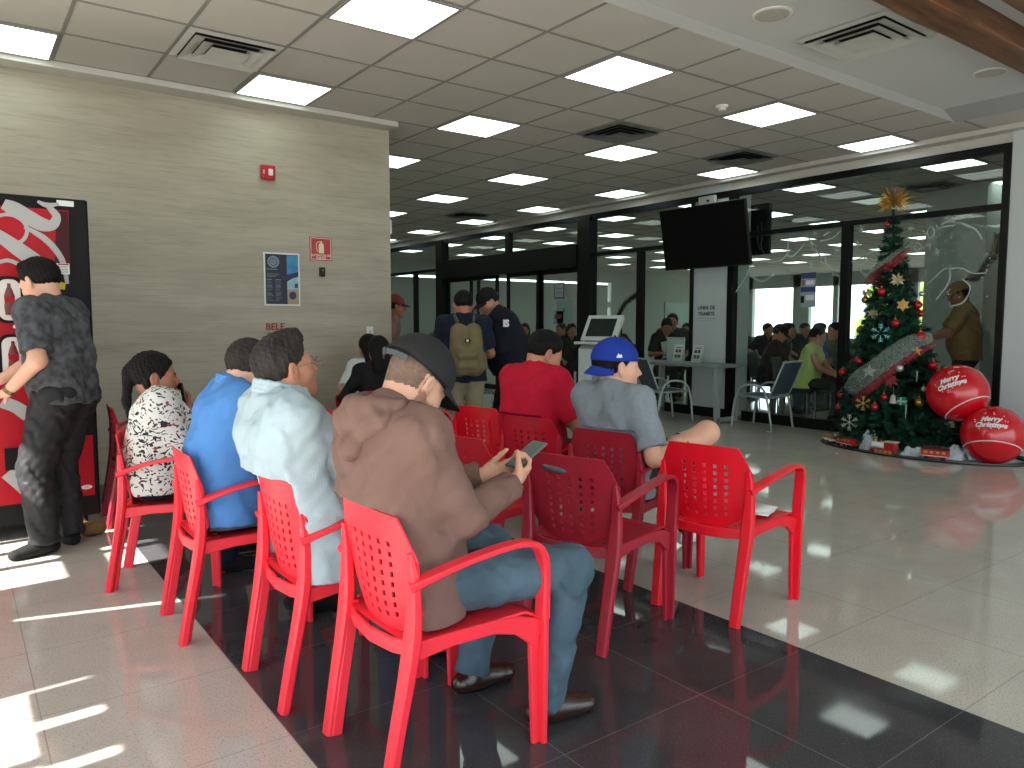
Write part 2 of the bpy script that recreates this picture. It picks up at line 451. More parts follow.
struct('wall_office_back', b, M_inwall)
struct('wall_office_side', MB().box((8.7, 0.0, 0), (27.2, .2, CEIL)), M_inwall)
b = MB()
for x, y in ((21.5, 16.4), (13.2, 9.8 - 3.2 + 8.6)): pass
b.box((22.6, 18.2, 0), (23.2, 18.8, CEIL)).box((11.4, 4.55, 0), (12.2, 5.35, CEIL))
struct('office_columns', b, M_inwall)
struct('door_5', MB().box((22.6, EY - .05, 0), (23.9, EY, 2.15)).box((22.7, EY - .06, 0.9), (23.8, EY - .05, 2.05)), [mat('frosted_panel', rgb(150, 175, 172), .4)])

# ------------------------------------------------------------------ ceiling fittings
def make_panel(nx=0.0, trimx=None):
    s = TS / 2 - .012
    return s
def ceiling_light(x, y, label, group, off=False, x1=None):
    s = TS / 2 - 0.013
    t = thing('ceiling_light', label, 'ceiling light', (x, y, CEIL - .012), 0, group)
    xr = s if x1 is None else x1 - x
    b = MB(); e = .014
    b.box((-s, -s, -.004), (xr, -s + e, .0125)).box((-s, s - e, -.004), (xr, s, .0125)).box((-s, -s + e, -.004), (-s + e, s - e, .0125)).box((xr - e, -s + e, -.004), (xr, s - e, .0125))
    b.build('frame', M_tbar, t)
    MB().box((-s + e, -s + e, 0), (xr - e, s - e, .0115)).build('diffuser', M_panel_faint if off else M_panel, t)
    return t
ord_ = ['first', 'second', 'third', 'fourth', 'fifth', 'sixth', 'seventh', 'eighth', 'ninth', 'tenth']
for i in range(5):
    for j in range(7):
        x = GX0 + TS * (-3.5 + 3 * i); y = GY0 + TS * (-0.5 + 3 * j)
        if x < 3.6 and y > 6.6: continue
        if x < 0.2 and j == 0: pass
        if i == 2 and j == 2: pass
        lb = 'lit ceiling panel, %s row from the camera, %s from the vending machine end' % (ord_[j], ord_[i])
        ceiling_light(x, y, lb, 'lit panels in the waiting hall ceiling', x1=8.345 if i == 4 else None)
for i in range(7):
    for j in range(8):
        x = 9.85 + 3 * TS * i; y = GY0 + TS * (-0.5 + 3 * j)
        if y > 20.2: continue
        off = (i == 1 and j in (1,))
        lb = ('faintly glowing' if off else 'lit') + ' ceiling panel behind the glass, %s row from the glass, %s from the right' % (ord_[i], ord_[j])
        ceiling_light(x, y, lb, 'ceiling panels behind the glass', off)
def vent(x, y, z, s, label, m, group='square air vents'):
    t = thing('ceiling_vent', label, 'air vent', (x, y, z), 0, group)
    MB().box((-s + .03, -s + .03, -.004), (s - .03, s - .03, .0)).build('backing', mat('vent_dark', rgb(26, 26, 26), .8), t)
    b = MB()
    def ringf(r0, z0, r1, z1):
        q = [(-1,-1),(1,-1),(1,1),(-1,1)]
        vs = [(a*r0, c*r0, z0) for a, c in q] + [(a*r1, c*r1, z1) for a, c in q] + [(a*r0, c*r0, z0-.004) for a, c in q] + [(a*r1, c*r1, z1-.004) for a, c in q]
        fs = [(i, (i+1)%4, 4+(i+1)%4, 4+i) for i in range(4)] + [(8+i, 12+i, 12+(i+1)%4, 8+(i+1)%4) for i in range(4)]
        b.add(vs, fs)
    ringf(s, -.002, s * .86, -.010); ringf(s * .86, -.030, s * .60, -.006); ringf(s * .64, -.036, s * .38, -.012); ringf(s * .42, -.040, .001, -.034)
    b.build('louvre', m, t)
    return t
M_dusty = mat('dusty_vent_metal', rgb(128, 130, 127), 0.6, metal=.2, var=.3, vscale=8)
hs = TS / 2 - .01
vent(1.652, 5.655, CEIL - .004, hs, 'square air vent above the panelled wall near the vending machine', M_light_metal)
vent(GX0 + 4.5 * TS, GY0 + 1.5 * TS, CEIL - .004, hs, 'dusty square air vent in the middle of the tiled ceiling', M_dusty)
vent(GX0 + 7.5 * TS, GY0 + 1.5 * TS, CEIL - .004, hs, 'dusty square air vent close to the glass partition', M_dusty)
vent(GX0 + 7.5 * TS, GY0 + 10.5 * TS, CEIL - .004, hs, 'far dark air vent above the sliding doors', M_dusty)
vent(5.22, 2.95 * 1.031 - .12, cz - .002, .34, 'large white square vent in the raised coffer beside the timber beam', M_light_metal)
vent(11.2, 5.2, CEIL - .004, hs, 'dark air vent in the office ceiling behind the top of the tree', M_dusty)
t = thing('smoke_detector', 'round white smoke detector on the tiled ceiling', 'smoke detector', (5.593, 4.432, CEIL - .005))
MB().lathe([(.055, 0), (.055, -.012), (.048, -.02)], n=20).build('base', M_white, t, smooth='auto')
MB().lathe([(.036, -.02), (.034, -.045), (.02, -.052)], n=20).build('sensor_head', M_light_metal, t, smooth='auto')
for (x, y, lb) in [(4.36, 3.07, 'round ceiling speaker at the top edge, nearer of the two'), (6.75, 2.72, 'round ceiling speaker beyond the white vent, towards the right edge')]:
    t = thing('ceiling_speaker', lb, 'speaker', (x, y, cz), 0, 'round speakers in the coffer')
    MB().lathe([(.125, 0), (.125, -.008), (.112, -.010)], n=32).build('rim', M_white, t)
    MB().lathe([(.108, -.0105), (.09, -.013), (.01, -.014)], n=32).build('grille', mat('speaker_grille', rgb(190, 184, 172), .7, bump=.3, bscale=300), t)

# ------------------------------------------------------------------ smooth solid modelling (people, soft things)
def nrm(v): v = np.array(v, float); return v / (np.linalg.norm(v) + 1e-12)
class Solid:
    """union of rounded pieces, turned into one continuous surface"""
    def __init__(s, k=0.03): s.k = k; s.p = []
    def cap(s, a, b, ra, rb=None, k=None, cut=None, flat=None, sub=False):
        s.p.append(('c', np.array(a, float), np.array(b, float), ra, ra if rb is None else rb, s.k if k is None else k, cut, flat, sub)); return s
    def ell(s, c, r, R=None, k=None, cut=None, sub=False):
        s.p.append(('e', np.array(c, float), np.array(r, float), None if R is None else np.array(R, float), 0, s.k if k is None else k, cut, None, sub)); return s
    def mesh(s, h, wr=None, clip=None, inflate=0.0, carve=None):
        lo = np.full(3, 1e9); hi = -lo
        for q in s.p:
            if q[8]: continue
            if q[0] == 'c':
                m = max(q[3], q[4]) * (max(1, q[7][1]) if q[7] else 1); lo = np.minimum(lo, np.minimum(q[1], q[2]) - m); hi = np.maximum(hi, np.maximum(q[1], q[2]) + m)
            else:
                m = max(q[2]); lo = np.minimum(lo, q[1] - m); hi = np.maximum(hi, q[1] + m)
        pad = inflate + 4 * h + .01; lo -= pad; hi += pad
        n = np.ceil((hi - lo) / h).astype(int) + 1
        ax = [(lo[i] + h * np.arange(n[i])).astype(np.float32) for i in range(3)]
        D = np.full(n, 0.25, np.float32)
        for q in s.p:
            if q[0] == 'c':
                m = max(q[3], q[4]) * (max(1, q[7][1]) if q[7] else 1); l = np.minimum(q[1], q[2]) - m; u = np.maximum(q[1], q[2]) + m
            else: m = max(q[2]); l = q[1] - m; u = q[1] + m
            e = inflate + q[5] + 3 * h
            i0 = np.maximum(0, np.floor((l - e - lo) / h).astype(int)); i1 = np.minimum(n, np.ceil((u + e - lo) / h).astype(int) + 1)
            if (i1 <= i0).any(): continue
            X = ax[0][i0[0]:i1[0], None, None]; Y = ax[1][None, i0[1]:i1[1], None]; Z = ax[2][None, None, i0[2]:i1[2]]
            if q[0] == 'c':
                a, b, ra, rb = q[1:5]; x, y, z = X - a[0], Y - a[1], Z - a[2]; ab = b - a; sc = 1
                if q[7]:
                    f_ = nrm(q[7][0]); dd = x * f_[0] + y * f_[1] + z * f_[2]; g_ = (1 / q[7][1] - 1)
                    x, y, z = x + f_[0] * dd * g_, y + f_[1] * dd * g_, z + f_[2] * dd * g_
                    ab = ab + f_ * ab.dot(f_) * g_; sc = min(1, q[7][1])
                L2 = ab.dot(ab) + 1e-9
                t = np.clip((x * ab[0] + y * ab[1] + z * ab[2]) / L2, 0, 1)
                d = (np.sqrt((x - t*ab[0])**2 + (y - t*ab[1])**2 + (z - t*ab[2])**2) - (ra + (rb - ra) * t)) * sc
            else:
                x, y, z = X - q[1][0], Y - q[1][1], Z - q[1][2]
                if q[3] is not None:
                    R = q[3]; x, y, z = R[0,0]*x+R[0,1]*y+R[0,2]*z, R[1,0]*x+R[1,1]*y+R[1,2]*z, R[2,0]*x+R[2,1]*y+R[2,2]*z
                r = q[2]; k0 = np.sqrt((x/r[0])**2 + (y/r[1])**2 + (z/r[2])**2); k1 = np.sqrt((x/r[0]**2)**2 + (y/r[1]**2)**2 + (z/r[2]**2)**2) + 1e-6
                d = k0 * (k0 - 1) / k1
            d = d - (0 if q[8] else inflate)
            if q[6] is not None:
                for (pt, nv) in (q[6] if isinstance(q[6], list) else [q[6]]):
                    nv = nrm(nv); d = np.maximum(d, (X - pt[0])*nv[0] + (Y - pt[1])*nv[1] + (Z - pt[2])*nv[2])
            S = D[i0[0]:i1[0], i0[1]:i1[1], i0[2]:i1[2]]; k = max(q[5], 1e-4)
            if q[8]:
                hh = np.clip(0.5 - 0.5 * (S + d) / k, 0, 1); S[...] = S * (1 - hh) + (-d) * hh + k * hh * (1 - hh)
            else:
                hh = np.clip(0.5 + 0.5 * (S - d) / k, 0, 1); S[...] = S * (1 - hh) + d * hh - k * hh * (1 - hh)
        X, Y, Z = ax[0][:, None, None], ax[1][None, :, None], ax[2][None, None, :]
        if wr: D += wr(X, Y, Z).astype(np.float32)
        if carve: D = np.maximum(D, carve(X, Y, Z).astype(np.float32))
        if clip:
            for (pt, nv) in clip:
                nv = nrm(nv); D = np.maximum(D, ((X - pt[0])*nv[0] + (Y - pt[1])*nv[1] + (Z - pt[2])*nv[2]).astype(np.float32))
        D[0] = D[-1] = 1; D[:, 0] = D[:, -1] = 1; D[:, :, 0] = D[:, :, -1] = 1
        return surface_nets(D, lo, h)
def surface_nets(D, lo, h):
    ins = D < 0
    nx, ny, nz = D.shape
    c = np.zeros((nx-1, ny-1, nz-1), np.int8)
    for i in (0, 1):
        for j in (0, 1):
            for k in (0, 1): c += ins[i:nx-1+i, j:ny-1+j, k:nz-1+k]
    act = (c > 0) & (c < 8)
    I, J, K = np.nonzero(act); nv = len(I)
    idx = np.full(act.shape, -1, np.int64); idx[I, J, K] = np.arange(nv)
    acc = np.zeros((nv, 3)); cnt = np.zeros(nv)
    cs = [(i, j, k) for i in (0, 1) for j in (0, 1) for k in (0, 1)]
    for a in cs:
        for ax_ in range(3):
            if a[ax_]: continue
            b = list(a); b[ax_] = 1
            da = D[I+a[0], J+a[1], K+a[2]]; db = D[I+b[0], J+b[1], K+b[2]]
            m = (da < 0) != (db < 0); t = np.where(m, da / np.where(m, da - db, 1), 0)
            p = np.zeros((nv, 3)); p[:, 0] = a[0]; p[:, 1] = a[1]; p[:, 2] = a[2]; p[:, ax_] += t
            acc += p * m[:, None]; cnt += m
    V = (acc / np.maximum(cnt, 1)[:, None] + np.stack([I, J, K], 1)) * h + lo
    F = []
    for ax_ in range(3):
        sl0 = [slice(1, -1)]*3; sl1 = [slice(1, -1)]*3; sl0[ax_] = slice(0, -1); sl1[ax_] = slice(1, None)
        A = ins[tuple(sl0)]; B = ins[tuple(sl1)]
        P = np.nonzero(A != B); flip = A[P]
        off = [1, 1, 1]; off[ax_] = 0
        g = [P[0] + off[0], P[1] + off[1], P[2] + off[2]]
        u, v = [(1, 2), (2, 0), (0, 1)][ax_]
        def at(du, dv):
            q = [g[0].copy(), g[1].copy(), g[2].copy()]; q[u] -= du; q[v] -= dv
            return idx[q[0], q[1], q[2]]
        q = np.stack([at(1, 1), at(0, 1), at(0, 0), at(1, 0)], 1)
        q[~flip] = q[~flip][:, ::-1]; F.append(q)
    F = np.concatenate(F); F = F[(F >= 0).all(1)]
    return V, F
def solid_obj(name, VF, m, parent=None, paint=None):
    V, F = VF
    me = bpy.data.meshes.new(name)
    me.vertices.add(len(V)); me.vertices.foreach_set('co', V.astype(np.float32).ravel())
    me.loops.add(len(F) * 4); me.loops.foreach_set('vertex_index', F.astype(np.int32).ravel())
    me.polygons.add(len(F)); me.polygons.foreach_set('loop_start', np.arange(0, len(F)*4, 4, dtype=np.int32)); me.polygons.foreach_set('loop_total', np.full(len(F), 4, np.int32))
    for q in (m if isinstance(m, (list, tuple)) else [m]): me.materials.append(q)
    me.polygons.foreach_set('use_smooth', np.ones(len(F), bool))
    if paint is not None and len(F):
        C = V[F].mean(1); me.polygons.foreach_set('material_index', paint(C).astype(np.int32))
    me.update(calc_edges=True); me.validate()
    o = bpy.data.objects.new(name, me); COL.objects.link(o)
    if parent is not None: o.parent = parent
    return o
def folds(amp, L=0.07, seed=0, axis=(0, 0, 1), st=0.45):
    """cloth folds: warped ripples"""
    r = random.Random(seed); ph = [r.uniform(0, 6.28) for _ in range(9)]
    w_ = 2 * pi / L
    def f(X, Y, Z):
        a = np.sin(w_*.35*X + ph[0]) + np.sin(w_*.31*Y*1.1 + ph[1] + 1.3*np.sin(w_*.2*Z + ph[2]))
        b_ = np.sin(w_*(.8*Z*st + .35*X - .3*Y) + 1.6*a + ph[3])
        c_ = np.sin(w_*(.55*X + .6*Y + .5*Z*st) + 1.3*b_ + ph[4])
        d_ = np.sin(w_*1.9*(.5*Z - .4*X + .3*Y) + 1.1*c_ + ph[5])
        return amp * (.55*b_ + .35*c_ + .22*d_)
    return f

# ---------------- people
SKIN = mat('skin', rgb(186, 128, 100), 0.5, var=.06, vscale=30, bump=.05, bscale=200)
SKIN_L = mat('light_skin', rgb(214, 164, 138), 0.5, var=.05, vscale=30, bump=.05, bscale=200)
SKIN_D = mat('tan_skin', rgb(160, 104, 78), 0.5, var=.06, vscale=30, bump=.05, bscale=200)
EYEW = mat('eye_white', rgb(220, 212, 204), .25); IRIS = mat('iris', rgb(40, 26, 18), .2); LIP = mat('lip', rgb(160, 92, 80), .45); BROW = mat('brow_hair', rgb(34, 28, 25), .8)
HAIR = mat('black_hair', rgb(15, 13, 13), 0.7, spec=.2, bump=.6, bscale=120, var=.3, vscale=60, stretch=(1, 1, .25))
HAIRG = mat('greying_hair', rgb(48, 44, 42), 0.75, spec=.2, bump=.6, bscale=120, var=.45, vscale=40, stretch=(1, 1, .35))
BEARD = mat('stubble', rgb(160, 116, 98), .7, var=.12, vscale=90)
STUB = mat('cropped_hair', rgb(116, 92, 78), 0.7, var=.25, vscale=90, bump=.3, bscale=300)
def basis(F, U=None):
    F = nrm(F); U = nrm((0, 0, 1)) if U is None else nrm(U)
    S = nrm(np.cross(U, F)); U = np.cross(F, S); return F, S, U   # forward, left, up
def ik(a, t, l1, l2, pole):
    a, t = np.array(a, float), np.array(t, float); d = t - a; L_ = np.linalg.norm(d)
    L_ = min(L_, (l1 + l2) * .995); n = nrm(d); t = a + n * L_
    x = (l1*l1 - l2*l2 + L_*L_) / (2*L_); y = sqrt(max(l1*l1 - x*x, 0))
    p = np.array(pole, float); p = p - n * p.dot(n); return a + n*x + nrm(p)*y, t
def hand(s, w, d, nrm_palm, side, curl=0.5, sc=1.0, spread=.010, k=.006, thumb=None, curls=None):
    """w wrist, d direction of the fingers, nrm_palm palm normal (faces what it holds), side +1 left -1 right: thumb side = side * cross"""
    d = nrm(d); n = nrm(nrm_palm); n = nrm(n - d * n.dot(d)); t = nrm(np.cross(d, n)) * side   # towards the thumb
    w = np.array(w, float); pl = .085 * sc
    s.cap(w - d*.01, w + d*.03*sc, .024*sc, .026*sc, k=.015, flat=(n, .72))
    s.cap(w + d*.035*sc + t*.014*sc, w + d*pl*.93 + t*.021*sc, .023*sc, .016*sc, k=.014, flat=(n, .62))
    s.cap(w + d*.035*sc - t*.012*sc, w + d*pl*.88 - t*.022*sc, .021*sc, .015*sc, k=.014, flat=(n, .62))
    fl = [(.030, .024, .038), (.034, .027, .042), (.031, .025, .040), (.024, .019, .031)]
    for i in range(4):
        o = (1.5 - i) * .0185 * sc
        p = w + d * (pl * (1.0 - .035 * (i - 1)**2 * .8)) + t * o
        c_ = curl if curls is None else curls[i]
        a_ = c_ * .55; l3 = fl[i]; dd = d + t * (1.5 - i) * spread * 8
        dd = nrm(dd)
        for j, (ln, rr) in enumerate(((l3[2], .0088), (l3[0], .0080), (l3[1], .0072))):
            dr = nrm(dd * cos(a_) + n * sin(a_)); q = p + dr * ln * sc
            s.cap(p, q, rr*sc, rr*.93*sc, k=k if j else .009); p = q; a_ += c_ * .95
    # thumb from the side of the palm near its base
    p = w + d*.022*sc + t*.026*sc
    td = nrm(d*.62 + t*.72 + n*.30) if thumb is None else nrm(d*thumb[0] + t*thumb[1] + n*thumb[2])
    q = p + td*.040*sc; s.cap(p, q, .0150*sc, .0108*sc, k=.014)
    td2 = nrm(td + d*.35 + n*.25); r_ = q + td2*.030*sc; s.cap(q, r_, .0102*sc, .0092*sc, k=k)
    td3 = nrm(td2 + d*.2 + n*.3); s.cap(r_, r_ + td3*.024*sc, .0092*sc, .0078*sc, k=k)

def head_pieces(s, C, F, U, sc=1.0, neck=None, fat=1.0, nose=1.0, ears=True):
    F, S, U = basis(F, U)
    R = np.stack([F, S, U])
    P = lambda f, l, u: C + (F*f + S*l + U*u) * sc
    s.ell(P(-.018, 0, .032), np.array((.096, .076, .088))*sc, R, k=.02)
    s.ell(P(.028, 0, -.022), np.array((.064, .062*fat, .090))*sc, R, k=.03)
    for q in (1, -1):
        s.cap(P(-.005, q*.050*fat, -.050), P(.060, q*.018, -.096), .022*sc*fat, .018*sc, k=.03)
        s.cap(P(.060, q*.036, -.028), P(.050, q*.045, -.030), .022*sc, k=.025)         # cheeks
        s.cap(P(.076, q*.012, .018), P(.066, q*.046, .016), .014*sc, k=.016)           # brow ridge
    s.cap(P(.073, 0, -.100), P(.070, 0, -.104), .019*sc, k=.022)                        # chin
    s.cap(P(.060, 0, -.06), P(.064, 0, -.085), .026*sc, k=.02)
    for q in (1, -1):
        s.ell(P(.094, q*.032, .000), np.array((.014, .018, .013))*sc, R, k=.012, sub=True)
        s.ell(P(.071, q*.031, .000), np.array((.014, .015, .013))*sc, R, k=.002)
    s.cap(P(.086, 0, .008), P(.106*nose, 0, -.030), .0085*sc, .0125*sc, k=.014)           # nose
    for q in (1, -1): s.cap(P(.094, q*.012, -.036), P(.088, q*.014, -.038), .0085*sc, k=.008)
    s.cap(P(.086, -.018, -.062), P(.086, .018, -.062), .0068*sc, k=.009); s.cap(P(.090, 0, -.062), P(.088, 0, -.062), .0070*sc, k=.008)
    s.cap(P(.084, -.015, -.073), P(.084, .015, -.073), .0075*sc, k=.009)
    if ears:
        for q in (1, -1):
            Re = np.stack([nrm(F*.94 - S*q*.34), nrm(S*q*.94 + F*.34), U])
            s.ell(P(-.010, q*.086, -.004), np.array((.021, .0105, .035))*sc, Re, k=.007)
            s.ell(P(-.004, q*.096, .000), np.array((.011, .0075, .021))*sc, Re, k=.005, sub=True)
            s.cap(P(-.004, q*.080, -.034), P(-.002, q*.079, -.040), .009*sc, k=.008)
    if neck is not None:
        s.cap(P(-.030, 0, -.040), np.array(neck), .054*sc*fat, .060*sc*fat, k=.035)
        s.cap(P(.020, 0, -.085), np.array(neck) + F*.03*sc, .030*sc*fat, .045*sc, k=.035)
def head_paint(C, F, U, sc, brows=True, beard=None):
    F, S, U = basis(F, U)
    def f(c):
        q = (c - C) / sc; x, y, z = q @ F, np.abs(q @ S), q @ U; m = np.zeros(len(c), int)
        e = ((y - .031)/.0125)**2 + ((z - .000)/.0058)**2 < 1
        m[(x > .06) & (x < .1) & e] = 1
        m[(x > .06) & (x < .1) & (((y - .031)/.0058)**2 + (z/.0056)**2 < 1)] = 2
        m[(x > .078) & (x < .112) & (((y)/.023)**2 + ((z + .0675)/.0095)**2 < 1)] = 3
        if brows: m[(x > .055) & (x < .11) & (y > .014) & (y < .050) & (np.abs(z - .021 - .1*(y - .03)) < .0045)] = 4
        if beard:
            bb = (z < -.040 + .35*np.maximum(0, .02 - x)) & (x > -.022) & (np.linalg.norm(q, axis=1) < .16) & (m == 0) & (z > -.13) & ~((x > .085) & (y < .02) & (z > -.055))
            m[bb] = beard
        return m
    return f

def hair_cap(C, F, U, sc, style='short', t=.011, seed=1):
    """hair shell over the skull, cut at the hairline"""
    F, S, U = basis(F, U); R = np.stack([F, S, U]); P = lambda f, l, u: C + (F*f + S*l + U*u) * sc
    s = Solid(.02)
    hl = [(P(.052, 0, .055), F*.80 - U*.60)]
    if style in ('short', 'quiff', 'grey'):
        cut = [(P(0, 0, -.062), -U), (P(.048, 0, .066), F*.86 - U*.5), (P(-.024, 0, -.01), F*.55 - U*.83)]
        s.ell(P(-.020, 0, .034), (np.array((.098, .079, .090)) + t)*sc, R, cut=[(P(.060, 0, .07), F*.9 - U*.42), (P(-.012, 0, -.005), F*.62 - U*.78)])
        s.ell(P(-.020, 0, .030), (np.array((.097, .077, .088)) + t*.45)*sc, R, k=.006, cut=[(P(.030, 0, .0), F), (P(0, 0, -.050), -U), (P(-.006, 0, -.020), F*.75 - U*.66)])
        if style == 'quiff': s.cap(P(.035, -.03, .108), P(.035, .03, .108), .024*sc, k=.03); s.cap(P(-.02, 0, .105), P(.05, 0, .112), .030*sc, k=.03)
    if style in ('long', 'pony'):
        s.ell(P(-.022, 0, .034), (np.array((.098, .080, .090)) + t)*sc, R, cut=[(P(.066, 0, .06), F*.85 - U*.53), (P(.0, 0, -.03), F*.75 - U*.66)])
        for q in (1, -1): s.cap(P(-.02, q*.072, .03), P(-.035, q*.066, -.04), .022*sc, k=.02)
    if style == 'long':
        for q in (-1, -.4, .4, 1): s.cap(P(-.055, q*.055, .0), P(-.085, q*.065, -.20), .045*sc, .035*sc, k=.03)
    if style == 'pony':
        s.ell(P(-.115, 0, .03), np.array((.034, .034, .036))*sc, R); s.cap(P(-.125, 0, .01), P(-.13, 0, -.13), .030*sc, .018*sc)
        s.cap(P(-.13, 0, -.12), P(-.115, 0, -.22), .02*sc, .008*sc)
    if style == 'bun': 
        s.ell(P(-.022, 0, .034), (np.array((.098, .080, .090)) + t)*sc, R, cut=[(P(.066, 0, .06), F*.85 - U*.53), (P(.0, 0, -.03), F*.75 - U*.66)])
        s.ell(P(-.10, 0, .10), np.array((.04, .04, .036))*sc, R)
    for q in (1, -1):
        if style in ('short', 'quiff', 'grey', 'pony', 'bun'): s.ell(P(-.004, q*.098, -.012), np.array((.028, .032, .042))*sc, R, k=.006, sub=True)
    r = random.Random(seed); a = [r.uniform(0, 6) for _ in range(4)]
    def wr(X, Y, Z):
        return .0011*np.sin(260*X + 90*Z + a[0] + 2*np.sin(80*Y)) + .0011*np.sin(290*Y - 110*Z + a[1] + 2*np.sin(75*X)) + .0010*np.sin(330*Z + 130*X + a[2])
    return s, wr

def person(label, loc, hd, pose='sit', sc=1.0, skin=None, build=1.0, female=False, lean=.1, bend=.15, side_lean=0.0, twist=0.0, hipz=None,
           headF=(1, 0, -.1), headU=None, neckv=None, handL=None, handR=None, palmL=None, palmR=None, fingL=None, fingR=None, curlL=.5, curlR=.5, poleL=None, poleR=None,
           footL=None, footR=None, kneeL=(1, .1, .6), kneeR=(1, -.1, .6), toeL=None, toeR=None, ankL=None, ankR=None, shirt=None, sleeve='short', hem=.06, pants=None, shorts=False, shoes=None, sock=None,
           hair='short', hairmat=None, h=.0075, detail=True, group=None, beard=None, fold=.004, untuck=True, hidelegs=False, tight=1.0, name='person', lie=None, collar=None, belly=1.0, bodylen=1.0, headsc=1.0, sleevem=None, shirtlow=0.0, kneed=None, pantse=.010, press=None, paintf=None, thumb=None):
    """loc = point on the floor under the hips; local frame: x ahead, y left, z up; all targets in that frame (metres, unscaled)"""
    skin = skin or SKIN
    L_ = np.array([cos(hd), sin(hd), 0]); S_ = np.array([-sin(hd), cos(hd), 0]); Z_ = np.array([0, 0, 1.])
    W = lambda v: np.array([loc[0], loc[1], loc[2] if len(loc) > 2 else 0]) + (L_*v[0] + S_*v[1] + Z_*v[2]) * sc
    D = lambda v: L_*v[0] + S_*v[1] + Z_*v[2]
    hz = hipz if hipz is not None else (.50 if pose == 'sit' else .90)
    fe = .9 if female else 1.0
    bl = bodylen
    Pp = np.array([0, 0, hz]); tw = lambda v: np.array([v[0]*cos(twist) - v[1]*sin(twist), v[0]*sin(twist) + v[1]*cos(twist), v[2]])
    Md = Pp + np.array([sin(lean)*.22, side_lean*.10, cos(lean)*.22])*bl
    Nk = Md + np.array([sin(lean + bend)*.29, side_lean*.14, cos(lean + bend)*.29])*bl
    up = nrm(Nk - Md)
    sh = [Nk - up*.045 + tw(np.array([.0, q*.175*fe*(.96 + .04*build), 0])) for q in (1, -1)]
    nv = np.array(neckv if neckv is not None else (.05, 0, .135)); Hc = Nk + nv
    hF = np.array(headF, float)
    hips = [Pp + np.array([0, q*.085, -.01]) for q in (1, -1)]
    LU, LF, LT, LS = .285, .255, .42, .41
    hands = [handL if handL is not None else (.2, .22, hz + .12), handR if handR is not None else (.2, -.22, hz + .12)]
    poles = [poleL or (-.3, .6, -1), poleR or (-.3, -.6, -1)]
    arms = [ik(sh[i], hands[i], LU, LF, poles[i]) for i in (0, 1)]
    if pose == 'sit':
        feet = [footL or (.42, .12, .08), footR or (.42, -.12, .08)]
    else: feet = [footL or (0, .1, .08), footR or (0, -.1, .08)]
    kp = [kneeL, kneeR]
    legs = [ik(hips[i], feet[i], LT, LS, kp[i]) for i in (0, 1)]
    if kneed: 
        for i in (0, 1):
            if kneed[i] is not None: legs[i] = (np.array(kneed[i], float), np.array(feet[i], float))
    toes = [np.array(toeL or (1, .15, 0), float), np.array(toeR or (1, -.15, 0), float)]
    g = build
    Fp = nrm(np.cross(nrm(tw(np.array([0, 1, 0]))), up)); 
    fx = tw(np.array([1., 0, 0]))
    def torso(s, e=0.0, cut=None, low=0.0):
        r = lambda v: (v*g + e)*sc
        for q in (1, -1):
            s.cap(W(Pp + np.array([-.01, q*.062*g, -low])), W(Md + tw(np.array([0, q*.052*g, 0]))), r(.108 if not female else .118), r(.102*(1 if not female else .95)), k=.05*sc, cut=cut)
            s.cap(W(Md + tw(np.array([.0, q*.052*g, 0]))), W(Nk - up*.13 + tw(np.array([.005, q*.068*g, 0]))), r(.100), r(.104), k=.05*sc, cut=cut)
            s.cap(W(Nk - up*.10 + tw(np.array([-.01, q*.09*fe*g, 0]))), W(sh[0 if q == 1 else 1]), r(.070), r(.058), k=.05*sc, cut=cut)
            s.cap(W(Nk + up*.005), W(sh[0 if q == 1 else 1] + up*.012), r(.046), r(.042), k=.045*sc, cut=cut)
            if female: s.ell(W(Nk - up*.16 + fx*.085 + tw(np.array([0, q*.065, 0]))), np.array((.06, .062, .062))*sc*g + e, k=.04*sc, cut=cut)
        s.ell(W((Pp*.45 + Md*.55) + fx*.045*belly), (np.array((.115*belly, .145, .13))*g + e)*sc, np.stack([D(fx), D(tw(np.array([0, 1., 0]))), Z_]), k=.06*sc, cut=cut)
    def arm(s, i, e=0.0, upto=1.0, frm=0.0, cuff=None):
        el, wr_ = arms[i]; a = W(sh[i]); b_ = W(el); c_ = W(wr_); r = lambda v: (v*(.8 + .2*g)*(.93 if female else 1) + e)*sc
        cutp = None
        if upto <= 1.0:
            p = a + (b_ - a)*upto; s.cap(a, b_, r(.056), r(.045 + (.004 if e else 0)), k=.03*sc, cut=(p, b_ - a) if upto < 1 else None)
        else:
            s.cap(a, b_, r(.056), r(.044), k=.03*sc)
            t = upto - 1; p = b_ + (c_ - b_)*t
            s.cap(b_, c_, r(.043), r(.028 if not e else .032), k=.02*sc, cut=(p, c_ - b_) if t < .99 else None)
    def leg(s, i, e=0.0, upto=2.0, low=0):
        kn, an = legs[i]; a = W(hips[i]); b_ = W(kn); c_ = W(an); r = lambda v: (v*(.75 + .25*g) + e)*sc
        if upto <= 1:
            p = a + (b_ - a)*upto; s.cap(a, b_, r(.092), r(.064), k=.045*sc, cut=(p, b_ - a))
        else:
            s.cap(a, b_, r(.090), r(.060), k=.045*sc); t = upto - 1; p = b_ + (c_ - b_)*t; c_ = c_ if t <= 1 else b_ + (c_ - b_)*(t + .05)
            s.cap(b_, c_, r(.056), r(.036 if not e else .046), k=.025*sc, cut=(p, c_ - b_) if e else None)
            bk = nrm(np.cross(np.cross(nrm(b_ - a), nrm(c_ - b_)), nrm(c_ - b_))) if np.linalg.norm(np.cross(nrm(b_-a), nrm(c_-b_))) > .1 else -D(toes[i])*-1
            s.cap(b_ + (c_ - b_)*.16 + bk*.012*sc, b_ + (c_ - b_)*.42 + bk*.014*sc, r(.046), r(.044), k=.03*sc)
